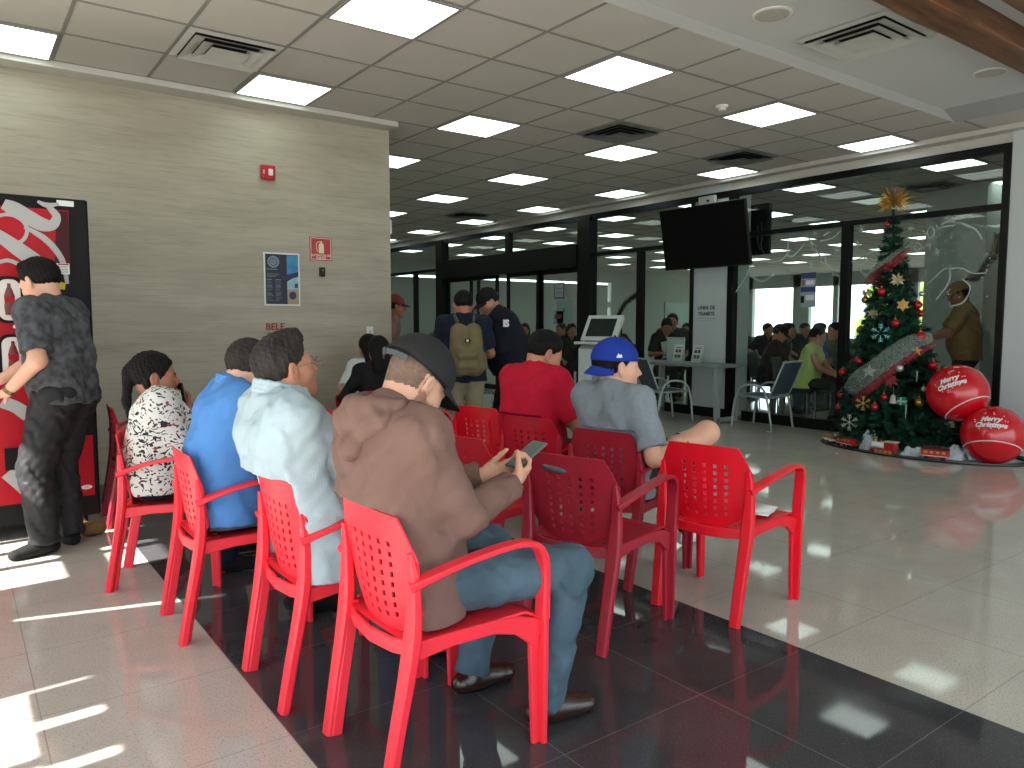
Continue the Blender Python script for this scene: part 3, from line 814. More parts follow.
    def squash(gap=.004):
        if press is None: return None
        px_, py_, ph_ = press; ch_, sh_ = cos(ph_), sin(ph_)
        def f(X, Y, Z):
            x = (X - px_)*ch_ + (Y - py_)*sh_; y = -(X - px_)*sh_ + (Y - py_)*ch_
            xb = np.interp(Z, [.40, .50, .62, .77], [.125, .098, .078, .050]) - .045*(1 - np.clip(np.abs(y)/.22, 0, 1)**2)*.75 + .018 + gap - 5*np.maximum(0, Z - .775) - 3*np.maximum(0, np.abs(y) - .20)
            seat = np.minimum(.420 + gap - Z, np.minimum(x + .05, .46 - x))
            return np.maximum(xb - x, seat)
        return f
    # body: one continuous surface
    B = Solid(.03*sc)
    torso(B, -.012)
    Hw = W(Hc); hFw = D(hF); hUw = D(np.array(headU)) if headU is not None else Z_
    head_pieces(B, Hw, hFw, hUw, sc*headsc, W(Nk - up*.02), fat=1.0 + (g - 1)*.6)
    for i in (0, 1):
        arm(B, i, 0, 2.0)
        el, wr_ = arms[i]; fd = D(np.array((fingL, fingR)[i])) if (fingL, fingR)[i] is not None else nrm(W(wr_) - W(el)); pn = D(np.array((palmL, palmR)[i])) if (palmL, palmR)[i] is not None else D(np.array([0, 0, -1]))
        hand(B, W(wr_), fd, pn, (-1 if i == 0 else 1), curl=(curlL, curlR)[i], sc=sc*(.92 if female else 1), thumb=thumb)
        leg(B, i, 0, 2.0)
        a = W(legs[i][1]); t_ = nrm(D(toes[i])); 
        B.cap(a - Z_*.0, a - t_*.035*sc - Z_*.035*sc, .033*sc, .028*sc, k=.02*sc); B.cap(a - Z_*.02*sc, a + t_*.11*sc - Z_*.050*sc, .032*sc, .022*sc, k=.02*sc)
    body = solid_obj(name, B.mesh(h, carve=squash(.022)), [skin, EYEW, IRIS, LIP, BROW, STUB, BEARD], None, (lambda c: paintf(c, head_paint(Hw, hFw, hUw, sc*headsc, beard=beard)(c), Hw, hFw, hUw, sc*headsc)) if paintf else (head_paint(Hw, hFw, hUw, sc*headsc, beard=beard) if detail else None))
    tag(body, label, 'person', group)
    # clothing
    if shirt:
        s = Solid(.04*sc); e_ = .012*tight
        nkcut = (W(Nk + nrm(nv)*.040), D(nrm(nv + np.array([.06, 0, 0]))))
        if pose == 'stand': cuts = [nkcut, (W(Pp + np.array([0, 0, -hem])), -Z_)]
        else: cuts = [nkcut, (W(Pp + np.array([0, 0, -.085 - shirtlow])), -Z_), (W(Pp + np.array([.13*belly + .04, 0, -.02])), D(np.array([.55, 0, -.83])))]
        torso(s, e_, cut=cuts, low=.05 + shirtlow)
        if pose == 'sit':
            for q in (1, -1): s.cap(W(Pp + np.array([-.014, q*.066*g, -.04 - shirtlow])), W(Pp + np.array([-.012, q*.060*g, .10])), (.110*g + .020)*sc, (.100*g + .018)*sc, k=.04*sc, cut=cuts)
        up_to = {'short': .80, 'long': 1.94, 'none': 0, 'elbow': .98, 'three': 1.5}[sleeve]
        for i in (0, 1):
            if up_to:
                arm(s, i, .013*tight if sleeve == 'short' else .011*tight, up_to)
                if sleeve == 'short':
                    a, b_ = W(sh[i]), W(arms[i][0]); s.cap(a + (b_-a)*.35, a + (b_-a)*.9, .064*sc, .066*sc, k=.03, cut=(a + (b_-a)*.80, b_ - a))
        o = solid_obj('shirt', s.mesh(h, wr=folds(fold, seed=len(label)), carve=squash()), shirt, body)
    if pants:
        s = Solid(.04*sc); e_ = pantse
        for q in (1, -1): s.cap(W(Pp + np.array([-.012, q*.062*g, .0])), W(Pp + np.array([0, q*.050*g, .05])), (.108*g + .004 + (.01 if female else 0))*sc, (.090*g)*sc, k=.04*sc, cut=(W(Pp + np.array([0, 0, .06])), Z_))
        for i in (0, 1): leg(s, i, e_, (.72 if shorts else 2.04))
        solid_obj('shorts' if shorts else 'trousers', s.mesh(h, wr=folds(fold*1.1, L=.06, seed=len(label)+5), carve=squash(.016)), pants, body)
    if shoes:
        for i in (0, 1):
            s = Solid(.02); a = W(legs[i][1]); t_ = nrm(D(toes[i])*np.array([1, 1, 1])); sd = nrm(np.cross(Z_, t_)); upn = np.cross(t_, sd)
            s.cap(a - upn*.0 , a - upn*.02*sc, .040*sc, .042*sc, k=.02); fl_ = a - upn*.078*sc
            s.cap(a - t_*.045*sc - upn*.040*sc, a + t_*.02*sc - upn*.042*sc, .036*sc, .038*sc, k=.02, cut=(fl_, -upn))
            s.cap(a - upn*.025*sc + t_*.02*sc, a + t_*.10*sc - upn*.045*sc, .042*sc, .034*sc, k=.02, cut=(fl_, -upn))
            s.cap(a - upn*.04*sc, a + t_*.145*sc - upn*.052*sc, .043*sc, .039*sc, k=.02, cut=(fl_, -upn), flat=(upn, .85))
            mats = shoes if isinstance(shoes, list) else [shoes, shoes]
            solid_obj('shoe', s.mesh(max(.0055, h*.8), clip=[(fl_, -upn)]), mats, body, lambda c: ((c - fl_) @ upn < .018*sc).astype(int))
    if sock:
        for i in (0, 1):
            s = Solid(.01); a = W(legs[i][1]); b_ = W(legs[i][0]); d_ = nrm(b_ - a); s.cap(a, a + d_*.13*sc, .042*sc, .044*sc, cut=(a + d_*.11*sc, d_)); solid_obj('sock', s.mesh(.008), sock, body)
    if hair:
        s, wr_ = hair_cap(Hw, hFw, hUw, sc*headsc, hair, seed=len(label)); solid_obj('hair', s.mesh(max(.0045, h*.7) if detail else h, wr=wr_ if detail else None), hairmat or HAIR, body)
    return dict(body=body, W=W, D=D, head=Hw, hF=hFw, hU=hUw, sc=sc, arms=arms, legs=legs, sh=sh, Nk=Nk, up=up, Pp=Pp, Md=Md)
def baseball_cap(pr, m, mbrim, back=False, hs=1.0, label_part=None, brimpitch=0.0, name='cap', lift=0.0):
    F, S, U = basis(pr['hF'], pr['hU']); C = pr['head'] + U*lift; sc = pr['sc']*hs
    if back: F2, S2 = -F, -S
    else: F2, S2 = F, S
    tilt = .18 if not back else -.02
    R = np.stack([F, S, U]); P = lambda f, l, u: C + (F2*f + S2*l + U*u)*sc
    s = Solid(.012)
    pl = (P(0, 0, .030), -(U + F2*tilt*.6))
    s.ell(P(-.016 if not back else .018, 0, .036), np.array((.113, .093, .104))*sc, R, cut=pl)
    crown = solid_obj(name, s.mesh(.005), m, pr['body'])
    b = MB(); n = 16; top = []; bot = []
    for j in range(n + 1):
        a = -pi/2 + pi*j/n
        for (rad_, lst) in ((0, 0),):
            pass
    vs = []; fs = []
    for r_ in range(5):
        t = r_ / 4
        for j in range(n + 1):
            a = (-.5 + j/n) * 2 * radians(62)
            e0 = (.088*cos(a) + .0, .088*sin(a)); w_ = cos((-.5 + j/n)*pi)**.55 if 0 < j < n else 0
            ex = .072 * w_
            f_ = e0[0] + t*ex + .002; l_ = e0[1] * (1 - .02*t); u_ = .036 - .10*t*ex/.072*.22 - .10*(l_/.08)**2*.28*(.4 + .6*t) + brimpitch*t*.05
            vs.append(P(f_, l_, u_))
    for r_ in range(4):
        for j in range(n): fs.append((r_*(n+1)+j, r_*(n+1)+j+1, (r_+1)*(n+1)+j+1, (r_+1)*(n+1)+j))
    b.add(vs, fs); o = b.build('cap_brim', mbrim, crown, smooth=True); q = o.modifiers.new('s', 'SOLIDIFY'); q.thickness = .004; q.offset = 0
    if not back:
        sb = MB().tube([P(-.016 - .113*cos(a), .094*sin(a), .030 - .006) for a in np.linspace(-.75, .75, 9)], 0, up=(0, 0, 1), rect=(.017, .005)).tube([P(-.016 - .115*cos(a), .096*sin(a), .030 - .006) for a in np.linspace(.05, .25, 4)], 0, up=(0, 0, 1), rect=(.022, .008)); sb.build('cap_strap', mat('cap_strap_grey', rgb(60, 66, 70), .6), crown)
    bt = MB().ball(P(-.016 if not back else .018, 0, .140), .007*sc, 10).build('cap_button', m, crown, smooth=True)
    return crown, P

def buzzed(c, m, C, F, U, sc):
    F, S, U = basis(F, U); q = (c - C)/sc; x, y, z = q @ F, np.abs(q @ S), q @ U
    k = (np.linalg.norm(q, axis=1) < .15) & (z > -.030 + .25*(x + .03)) & (x < -.028 + .55*np.maximum(z, 0) + .2*(z > .03)) & (x < .05)
    ear = (np.abs(x + .006) < .022) & (np.abs(z + .006) < .034) & (y > .068)
    m = m.copy(); m[k & (m == 0) & ~ear] = 5
    return m

# ------------------------------------------------------------------ red plastic armchairs
def plastic(name, c): return mat(name, c, 0.38, spec=.45, var=.05, vscale=14, bump=.03, bscale=120)
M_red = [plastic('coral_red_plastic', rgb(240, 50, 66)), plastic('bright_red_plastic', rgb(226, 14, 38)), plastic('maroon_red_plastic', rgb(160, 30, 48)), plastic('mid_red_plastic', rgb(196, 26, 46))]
def back_mesh(uvs_only=False):
    # grid with the rows of small square holes left out
    cols = [-.50, -.27, -.04, .19, .42]; hw = .038
    us = sorted(set([-1, -.94, -.87, -.80, -.74, -.64] + [c - hw for c in cols] + [c + hw for c in cols] + [.56, .65, .74, .80, .87, .94, 1]))
    rows = [.15 + .086*i for i in range(8)]; hh = .022
    vs_ = sorted(set([0, .05, .10] + [r - hh for r in rows] + [r + hh for r in rows] + [.80, .85, .91, .96, 1]))
    def pt(u, v):
        au = abs(u); W_ = np.interp(v, [0, .3, .62, 1], [.200, .208, .220, .226])
        zt = .768 - .006*u*u - .115*(max(0, au - .74)/.26)**1.15; zb_ = .395 + .085*au**2.6
        z = zb_ + (zt - zb_)*v; y = W_*u
        x = np.interp(z, [.40, .50, .62, .77], [.125, .098, .078, .050]) - .045*(1 - u*u)*(0.5 + .5*(1-v)) + .012
        return (x, y, z)
    V = [pt(u, v) for v in vs_ for u in us]; n = len(us); F = []
    for j in range(len(vs_) - 1):
        for i in range(n - 1):
            mu, mv = (us[i] + us[i+1])/2, (vs_[j] + vs_[j+1])/2
            if any(abs(mu - c) < hw*.98 for c in cols) and any(abs(mv - r) < hh*.98 for r in rows): continue
            F.append((j*n+i, j*n+i+1, (j+1)*n+i+1, (j+1)*n+i))
    return V, F
def seat_mesh():
    us = np.linspace(-1, 1, 25); vs_ = np.linspace(0, 1, 23); V = []; F = []
    for v in vs_:
        for u in us:
            Wd = .205 + .035*v; x = .075 + .425*v + .02*(1-u*u)*(v > .9); z = .405 + .02*v - .014*(1 - u*u)*sin(pi*v) - .045*max(0, v - .9)/.1*.6
            V.append((x, Wd*u, z))
    n = 25
    for j in range(22):
        for i in range(24):
            if 2 <= j <= 17 and j % 3 != 0 and 4 <= i <= 19 and i % 3 == 1 and (j < 5): continue
            F.append((j*n+i, j*n+i+1, (j+1)*n+i+1, (j+1)*n+i))
    return V, F
def make_chair(m):
    t = thing('plastic_armchair', 'x', 'chair')
    V, F = back_mesh(); o = MB().add(V, F).build('backrest', m, t, smooth=True); q = o.modifiers.new('s', 'SOLIDIFY'); q.thickness = .006; q.offset = 0; q = o.modifiers.new('e', 'EDGE_SPLIT'); q.split_angle = radians(35)
    V, F = seat_mesh(); mb = MB().add(V, F); o = mb.build('seat', m, t, smooth=True); q = o.modifiers.new('s', 'SOLIDIFY'); q.thickness = .008; q.offset = 0; q = o.modifiers.new('e', 'EDGE_SPLIT'); q.split_angle = radians(35)
    b = MB()
    for s in (1, -1): b.tube([(.08, s*.203, .385), (.2, s*.214, .398), (.34, s*.226, .402), (.42, s*.235, .390), (.50, s*.243, .350)], 0, up=(0, 0, 1), rect=[(.055, .018), (.042, .018), (.042, .018), (.055, .018), (.09, .018)])
    b.tube([(.495, .238, .385), (.507, .12, .392), (.512, 0, .394), (.507, -.12, .392), (.495, -.238, .385)], 0, up=(0, 0, 1), rect=(.045, .012))
    b.tube([(.088, .205, .392), (.062, .12, .385), (.052, 0, .380), (.062, -.12, .385), (.088, -.205, .392)], 0, up=(0, 0, 1), rect=(.045, .012))
    b.build('seat_frame', m, t, smooth='auto')
    for s in (1, -1):
        P_ = smooth_path([(.000, .195, 0, .046, .034), (.028, .200, .16, .048, .034), (.055, .205, .30, .052, .036), (.074, .209, .42, .056, .038), (.080, .212, .52, .044, .034), (.078, .212, .60, .036, .026), (.070, .208, .670, .018, .012)], 4)
        b = MB().tube([(p[0], s*p[1], p[2]) for p in P_], 0, up=(0, 1, 0), rect=[(p[3], p[4]) for p in P_])
        P2 = [(p[0] + .016, s*(p[1] - .020), p[2]) for p in P_ if p[2] < .43]
        b.tube(P2, 0, up=(0, 1, 0), rect=(.014, .034))
        b.build('leg', m, t, smooth='auto')
        P_ = smooth_path([(.068, .212, .580, .050, .026), (.115, .232, .600, .048, .020), (.20, .258, .630, .046, .016), (.31, .270, .650, .048, .016), (.40, .272, .655, .048, .017), (.462, .268, .640, .048, .020), (.497, .262, .600, .048, .024), (.508, .256, .54, .048, .026), (.510, .252, .46, .050, .028), (.509, .250, .40, .052, .030)], 4)
        MB().tube([(p[0], s*p[1], p[2]) for p in P_], 0, up=(0, 1, 0), rect=[(p[3], p[4]) for p in P_]).build('armrest', m, t, smooth='auto')
        b = MB().tube([(.509, s*.250, .405), (.509, s*.249, .2), (.510, s*.247, 0)], 0, up=(0, 1, 0), rect=[(.050, .020), (.046, .019), (.040, .018)])
        b.tube([(.488, s*.236, .40), (.490, s*.237, .2), (.494, s*.238, 0)], 0, up=(0, 1, 0), rect=[(.022, .048), (.020, .040), (.018, .034)])
        b.build('leg', m, t, smooth='auto')
    return t
protos = {}
def chair(x, y, hd, ci, label, group='red plastic armchairs'):
    if ci not in protos: protos[ci] = make_chair(M_red[ci]); t = protos[ci]
    else: t = copy_tree(protos[ci])
    t.location = (x, y, 0); t.rotation_euler = (0, 0, radians(hd)); t['label'] = label; t['group'] = group
    return t
C1 = chair(.905, 2.005, 1, 0, 'coral red armchair in front, under the man in the brown hoodie')
C2 = chair(.831, 2.61, 0, 0, 'coral red armchair under the man in the pale blue dress shirt')
C3 = chair(.697, 3.38, -1.5, 0, 'coral red armchair under the man in the blue polo shirt, scuffed top corner')
C4 = chair(.62, 4.225, -21, 0, 'coral red armchair under the woman in the patterned blouse')
C5 = chair(.745, 5.50, -3, 2, 'shaded red armchair squeezed between the vending machine and the woman')  # maroon plastic puts the shade into this red chair's colour
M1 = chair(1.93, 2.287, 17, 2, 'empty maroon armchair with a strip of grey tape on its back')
M0 = chair(1.86, 3.03, 12, 3, 'empty dark red armchair mostly hidden behind the hoodie man')
R1 = chair(2.60, 2.156, 10.8, 1, 'empty bright red armchair with papers on its seat, nearest the open floor')
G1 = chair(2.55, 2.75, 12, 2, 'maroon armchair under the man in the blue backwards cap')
S1 = chair(2.58, 3.40, 14, 3, 'red armchair under the man in the red T-shirt')
R3 = chair(2.64, 4.02, 14, 1, 'empty bright red armchair left of the man in the red T-shirt')
R4 = chair(2.50, 4.52, 5, 3, 'empty red armchair showing only arms beside the hoodie man\'s face')
B3 = chair(1.80, 4.50, 5, 3, 'red armchair whose corner shows between the dress shirt and the hoodie')
W1 = chair(3.03, 5.98, 85, 3, 'red armchair under the woman with long black hair by the wall')
# tape on the maroon backrest
def on_back(u, v):
    W_ = np.interp(v, [0, .3, .62, 1], [.200, .208, .220, .226]); zt = .768 - .006*u*u; zb_ = .395 + .085*abs(u)**2.6; z = zb_ + (zt - zb_)*v
    return (np.interp(z, [.40, .50, .62, .77], [.125, .098, .078, .050]) - .045*(1 - u*u)*(.5 + .5*(1-v)) + .012 - .0042, W_*u, z)
us = [.56, .50, .4, .28, .16, .06, .0]; lo_ = [.82, .80, .795, .79, .785, .79, .82]; hi_ = [.86, .875, .87, .865, .86, .85, .83]
vs = [on_back(u, v) for u, v in zip(us, lo_)] + [on_back(u, v) for u, v in zip(us, hi_)]
o = MB().add(vs, [(i, i+1, 8+i, 7+i) for i in range(6)]).build('tape_strip', mat('grey_tape', rgb(92, 96, 98), .5), M1, smooth=True); o['label'] = 'strip of worn grey tape'
o.modifiers.new('s', 'SOLIDIFY').thickness = .001
for q, (dx, dy, rz) in enumerate([(0, 0, .2), (.01, .02, -.15)]):
    b = MB(); n = 8
    vs = [(.17*i/n - .085, .12*j - .06, .003*sin(i*.9 + q)) for j in (0, 1) for i in range(n + 1)]
    b.add(vs, [(i, i+1, n+2+i, n+1+i) for i in range(n)])
    t = b.build('paper_sheet', mat('paper', rgb(226, 228, 224), .7), None, smooth=True); t.modifiers.new('s', 'SOLIDIFY').thickness = .0015
    t.location = (2.985 + dx, 2.10 + dy, .430 + .009*q); t.rotation_euler = (0, 0, radians(10) + rz)
    tag(t, ['white sheet of paper lying on the empty bright red chair seat, lower one', 'white sheet of paper lying on top of the other on the empty bright red seat'][q], 'paper', 'papers on the empty chair')

# ------------------------------------------------------------------ people
def fabric(name, c, rough=.85, var=.08, vs=9, bump=.25, bs=260, sheen=.0): return mat(name, c, rough, spec=.25, var=var, vscale=vs, bump=bump, bscale=bs, sheen=sheen)
F_hood = fabric('brown_fleece', rgb(120, 93, 85), .95)
F_denim = fabric('blue_denim', rgb(74, 94, 108), .9, var=.28, vs=7)
F_denim2 = fabric('light_denim', rgb(92, 116, 142), .9, var=.25)
F_oxford = fabric('pale_blue_cotton', rgb(170, 188, 198), .8, var=.03)
F_polo = fabric('blue_pique', rgb(84, 138, 206), .85, var=.05)
F_black = fabric('black_cloth', rgb(20, 20, 22), .85)
F_blkshine = fabric('black_twill', rgb(34, 35, 38), .6, var=.2)
F_red = fabric('crimson_cotton', rgb(186, 18, 48), .85, var=.05)
F_grey = fabric('heather_grey_cotton', rgb(128, 138, 146), .9, var=.08, vs=60)
F_dgrey = fabric('dark_grey_cloth', rgb(58, 60, 62), .9)
F_khaki = fabric('khaki_cotton', rgb(138, 130, 104), .9)
F_navy = fabric('navy_cotton', rgb(24, 30, 48), .85)
F_navy2 = fabric('dark_navy_jersey', rgb(16, 20, 32), .85)
F_white = fabric('white_cotton', rgb(205, 210, 208), .85)
F_wash = fabric('acid_wash_cotton', rgb(74, 76, 80), .9, var=.55, vs=22)
F_hat = fabric('charcoal_cap_cloth', rgb(40, 41, 42), .85); F_hatb = fabric('royal_blue_cap_cloth', rgb(26, 56, 150), .8); F_leather = mat('dark_brown_leather', rgb(46, 28, 24), .25, spec=.6, bump=.1, bscale=80); M_sole = mat('black_sole', rgb(16, 15, 15), .6); M_solew = mat('white_sole', rgb(220, 220, 216), .5)
def leafy(name):
    m = bpy.data.materials.new(name); m.use_nodes = True; nt = m.node_tree; N = nt.nodes; L = nt.links; p = N['Principled BSDF']; p.inputs['Roughness'].default_value = .85
    tc = N.new('ShaderNodeTexCoord')
    def strokes(rot, sc, seed):
        mp = N.new('ShaderNodeMapping'); mp.inputs['Rotation'].default_value = rot; mp.inputs['Location'].default_value = (seed, seed*.7, 0); L.new(tc.outputs['Object'], mp.inputs[0])
        nz = N.new('ShaderNodeTexNoise'); nz.inputs['Scale'].default_value = 14; L.new(mp.outputs[0], nz.inputs[0])
        ad = N.new('ShaderNodeMix'); ad.data_type = 'RGBA'; ad.blend_type = 'LINEAR_LIGHT'; ad.inputs['Factor'].default_value = .055; L.new(mp.outputs[0], ad.inputs['A']); L.new(nz.outputs['Color'], ad.inputs['B'])
        m2 = N.new('ShaderNodeMapping'); m2.inputs['Scale'].default_value = (sc, sc*.2, sc*.75); L.new(ad.outputs['Result'], m2.inputs[0])
        v = N.new('ShaderNodeTexVoronoi'); v.feature = 'F1'; L.new(m2.outputs[0], v.inputs[0]); v.inputs['Scale'].default_value = 1
        r = N.new('ShaderNodeMath'); r.operation = 'LESS_THAN'; r.inputs[1].default_value = .30; L.new(v.outputs['Distance'], r.inputs[0]); return r.outputs[0]
    a = strokes((.3, .7, .4), 56, 1); b_ = strokes((1.5, -.6, 1.7), 60, 4); c_ = strokes((.9, .2, 2.6), 60, 9)
    def mix(f, A, B):
        n = N.new('ShaderNodeMix'); n.data_type = 'RGBA'; L.new(f, n.inputs['Factor'])
        for s_, q in (('A', A), ('B', B)):
            if isinstance(q, tuple): n.inputs[s_].default_value = q
            else: L.new(q, n.inputs[s_])
        return n.outputs['Result']
    mx = N.new('ShaderNodeMath'); mx.operation = 'MAXIMUM'; L.new(a, mx.inputs[0]); L.new(b_, mx.inputs[1])
    c = mix(mx.outputs[0], rgb(222, 222, 216), rgb(36, 38, 46))
    vr = N.new('ShaderNodeTexVoronoi'); vr.inputs['Scale'].default_value = 17; L.new(tc.outputs['Object'], vr.inputs[0]); lt = N.new('ShaderNodeMath'); lt.operation = 'LESS_THAN'; lt.inputs[1].default_value = .15; L.new(vr.outputs['Distance'], lt.inputs[0])
    c = mix(lt.outputs[0], c, rgb(170, 60, 66)); L.new(c, p.inputs['Base Color']); return m
F_leaf = leafy('leaf_print_cotton')

def local(loc, hd, sc=1.0):
    def f(x, y, z, rel=False):
        dx, dy = (x, y) if rel else (x - loc[0], y - loc[1])
        return ((dx*cos(hd) + dy*sin(hd))/sc, (-dx*sin(hd) + dy*cos(hd))/sc, z/sc)
    return f
def LR(hd):   # world direction -> local
    return lambda x, y, z: (x*cos(hd) + y*sin(hd), -x*sin(hd) + y*cos(hd), z)

# man in the brown hoodie
hd = radians(3); lc = (1.10, 2.04); G = local(lc, hd); V_ = LR(hd)
P1 = person('man in brown hoodie, charcoal cap and jeans bent over a phone, seated in front', lc, hd, build=1.16, lean=-.22, bend=.20, headF=V_(.80, .03, -.60), neckv=(.095, .0, .088), hipz=.52, press=(.905, 2.005, radians(1)), paintf=buzzed,
    handR=G(1.43, 1.935, .785), handL=G(1.42, 2.080, .785), fingR=V_(.80, .32, .18), fingL=V_(.80, -.30, .18), palmR=V_(-.10, .80, .55), palmL=V_(-.10, -.80, .55), curlR=.85, curlL=.85, thumb=(.70, .35, .65), poleR=(-.2, -.25, -1), poleL=(-.2, .4, -1),
    footR=G(1.50, 1.84, .085), footL=G(1.42, 2.16, .085), kneeR=(1, -.1, .8), kneeL=(1, .15, .8), toeR=(1, -.2, 0), toeL=(1, -.02, 0), kneed=(G(1.53, 2.2, .50), G(1.545, 1.78, .53)),
    shirt=F_hood, sleeve='long', pants=F_denim, shoes=[F_leather, M_sole], hair=None, skin=SKIN_L, h=.0062, fold=.0048, shirtlow=.02, beard=6, belly=1.05, tight=1.45)
baseball_cap(P1, F_hat, F_hat, hs=1.10)
# hood lying round the neck
s = Solid(.03); N0 = P1['W'](P1['Nk']); D1 = P1['D']; f_, l_, u_ = D1((1, 0, 0)), D1((0, 1, 0)), np.array([0, 0, 1.])
ring = [N0 + f_*a + l_*b_ + u_*c_ for a, b_, c_ in [(.10, -.055, -.03), (.05, -.095, .01), (-.03, -.105, .030), (-.085, -.06, .035), (-.10, 0, .035), (-.085, .06, .035), (-.03, .10, .03), (.05, .09, .01), (.10, .05, -.03)]]
for a, b_ in zip(ring[:-1], ring[1:]): s.cap(a, b_, .030, k=.02)
s.cap(N0 - f_*.10 - l_*.06 - u_*.01, N0 - f_*.10 + l_*.07 - u_*.01, .040, k=.03); s.cap(N0 - f_*.085 - l_*.11 + u_*.0, N0 - f_*.125 + l_*.02 - u_*.085, .026, .022, k=.025); s.cap(N0 - f_*.105 + l_*.11 - u_*.005, N0 - f_*.125 + l_*.0 - u_*.085, .026, .024, k=.025)
s.cap(N0 - f_*.12 - l_*.01 - u_*.08, N0 - f_*.125 + l_*.02 - u_*.1, .03, k=.03)
solid_obj('hood', s.mesh(.006, wr=folds(.003, .05, 3)), F_hood, P1['body'])
# phone in his hands
M_case = mat('grey_phone_case', rgb(86, 100, 98), .35); M_scr = mat('reflection_grey_screen', rgb(88, 102, 98), .5); M_glassblk = mat('phone_glass', rgb(14, 15, 17), .08)  # screen grey stands in for the ceiling reflected in dark glass
def phone(label, c, up, nrm_, m=M_case, w_=.072, h_=.15, ms=None):
    r = nrm(np.cross(up, nrm_)); M = frame(c, r, up)
    t = thing('phone', label, 'phone'); t.matrix_world = M
    MB().box((-w_/2, -h_/2, -.004), (w_/2, h_/2, .003)).build('phone_case', m, t, bevel=.003)
    MB().box((-w_/2 + .004, -h_/2 + .005, .003), (w_/2 - .004, h_/2 - .005, .0042)).build('screen', ms or M_glassblk, t)
    MB().box((-w_/2 + .008, h_/2 - .035, -.0065), (-.005, h_/2 - .01, -.004)).build('camera_bump', M_glassblk, t)
    return t
phone('phone in a grey case held by the man in the brown hoodie', P1['W'](G(1.545, 2.010, .858)), D1((.80, .05, .42)), D1((-.42, -.05, .80)), ms=M_scr)

# man in pale blue dress shirt with glasses
hd = radians(-2); lc = (1.03, 2.60); G = local(lc, hd); V_ = LR(hd)
P2 = person('greying man in a pale blue dress shirt and glasses looking up to the right', lc, hd, build=1.28, lean=-.32, bend=.12, headF=V_(.96, .02, .20), neckv=(.035, 0, .120), hipz=.53, bodylen=1.0, belly=1.15, headsc=.94, press=(.831, 2.61, 0),
    handR=G(1.36, 2.45, .66), handL=G(1.36, 2.75, .66), footR=G(1.42, 2.5, .085), footL=G(1.42, 2.78, .085), shirt=F_oxford, sleeve='long', pants=F_denim2, shoes=[mat('grey_shoe', rgb(70, 74, 76), .7), M_sole], hair='quiff', hairmat=HAIRG, skin=SKIN, h=.0062, fold=.0055, shirtlow=.03, tight=1.7)
s = Solid(.012); N0 = P2['W'](P2['Nk']); D2 = P2['D']; f_, l_, u_ = D2((1, 0, 0)), D2((0, 1, 0)), np.array([0, 0, 1.])
cr = [N0 + f_*(.015 + .088*cos(a)) + l_*.082*sin(a) + u_*(.030 - .02*cos(a)) for a in np.linspace(.35, 2*pi - .35, 15)]
def collar(pr, pts, m, hgt=.022, r=.0075):
    s = Solid(.008); u = np.array([0, 0, 1.])
    for a, b_ in zip(pts[:-1], pts[1:]):
        for q in (0, .5, 1): s.cap(a + u*hgt*q + (a - pts.mean(0))*(.10*(1-q)), b_ + u*hgt*q + (b_ - pts.mean(0))*(.10*(1-q)), r, k=.008)
    solid_obj('collar', s.mesh(.005), m, pr['body'])
collar(P2, np.array(cr), F_oxford, .034)
# glasses
def glasses(pr, hs=1.0):
    F, S, U = basis(pr['hF'], pr['hU']); C = pr['head']; sc = pr['sc']*hs; P = lambda f, l, u: Vector(C + (F*f + S*l + U*u)*sc)
    M_fr = mat('glasses_frame', rgb(150, 140, 128), .25, metal=.6); b = MB()
    for q in (1, -1):
        ring = [P(.108 - .10*abs(.034 + .026*cos(a) - .03)*.4, q*(.034 + .026*cos(a)), .000 + .020*sin(a)) for a in np.linspace(0, 2*pi, 17)[:-1]]
        b.tube(ring, .0014, 6, closed=True)
        b.tube([P(.104, q*.060, .006), P(.095, q*.074, .008), P(.02, q*.083, .008), P(-.012, q*.084, .002), P(-.022, q*.083, -.018)], .0018, 6)
    b.tube([P(.110, -.010, .002), P(.113, 0, .004), P(.110, .010, .002)], .0014, 6)
    o = b.build('glasses', M_fr, pr['body'], smooth=True)
    b = MB()
    for q in (1, -1):
        ring = [P(.1075 - .10*abs(.034 + .026*cos(a) - .03)*.4, q*(.034 + .026*cos(a)), .000 + .020*sin(a)) for a in np.linspace(0, 2*pi, 17)[:-1]]; b.add(ring, [tuple(range(16))])
    b.build('lens', M_glass, o)
glasses(P2)

# man in the blue polo
hd = radians(-6); lc = (.93, 3.38); G = local(lc, hd); V_ = LR(hd)
P3 = person('man in a blue polo shirt and jeans, head half hidden behind the dress shirt man', lc, hd, build=1.2, lean=-.06, bend=.28, headF=V_(.85, .25, -.42), neckv=(.07, 0, .085), hipz=.51, belly=1.1, press=(.697, 3.38, radians(-1.5)),
    handR=G(1.3, 3.2, .62), handL=G(1.3, 3.5, .62), footR=G(1.22, 3.22, .085), footL=G(1.3, 3.5, .085), shirt=F_polo, pants=F_denim, shoes=[F_black, M_sole], hair='short', hairmat=HAIRG, skin=SKIN_L, h=.0075, fold=.0045, shirtlow=-.04, tight=1.3)
N0 = P3['W'](P3['Nk']); D_ = P3['D']; f_, l_, u_ = D_((1, 0, 0)), D_((0, 1, 0)), np.array([0, 0, 1.])
collar(P3, np.array([N0 + f_*(.02 + .085*cos(a)) + l_*.08*sin(a) + u_*(.018 - .02*cos(a)) for a in np.linspace(.4, 2*pi - .4, 15)]), F_polo, .028)

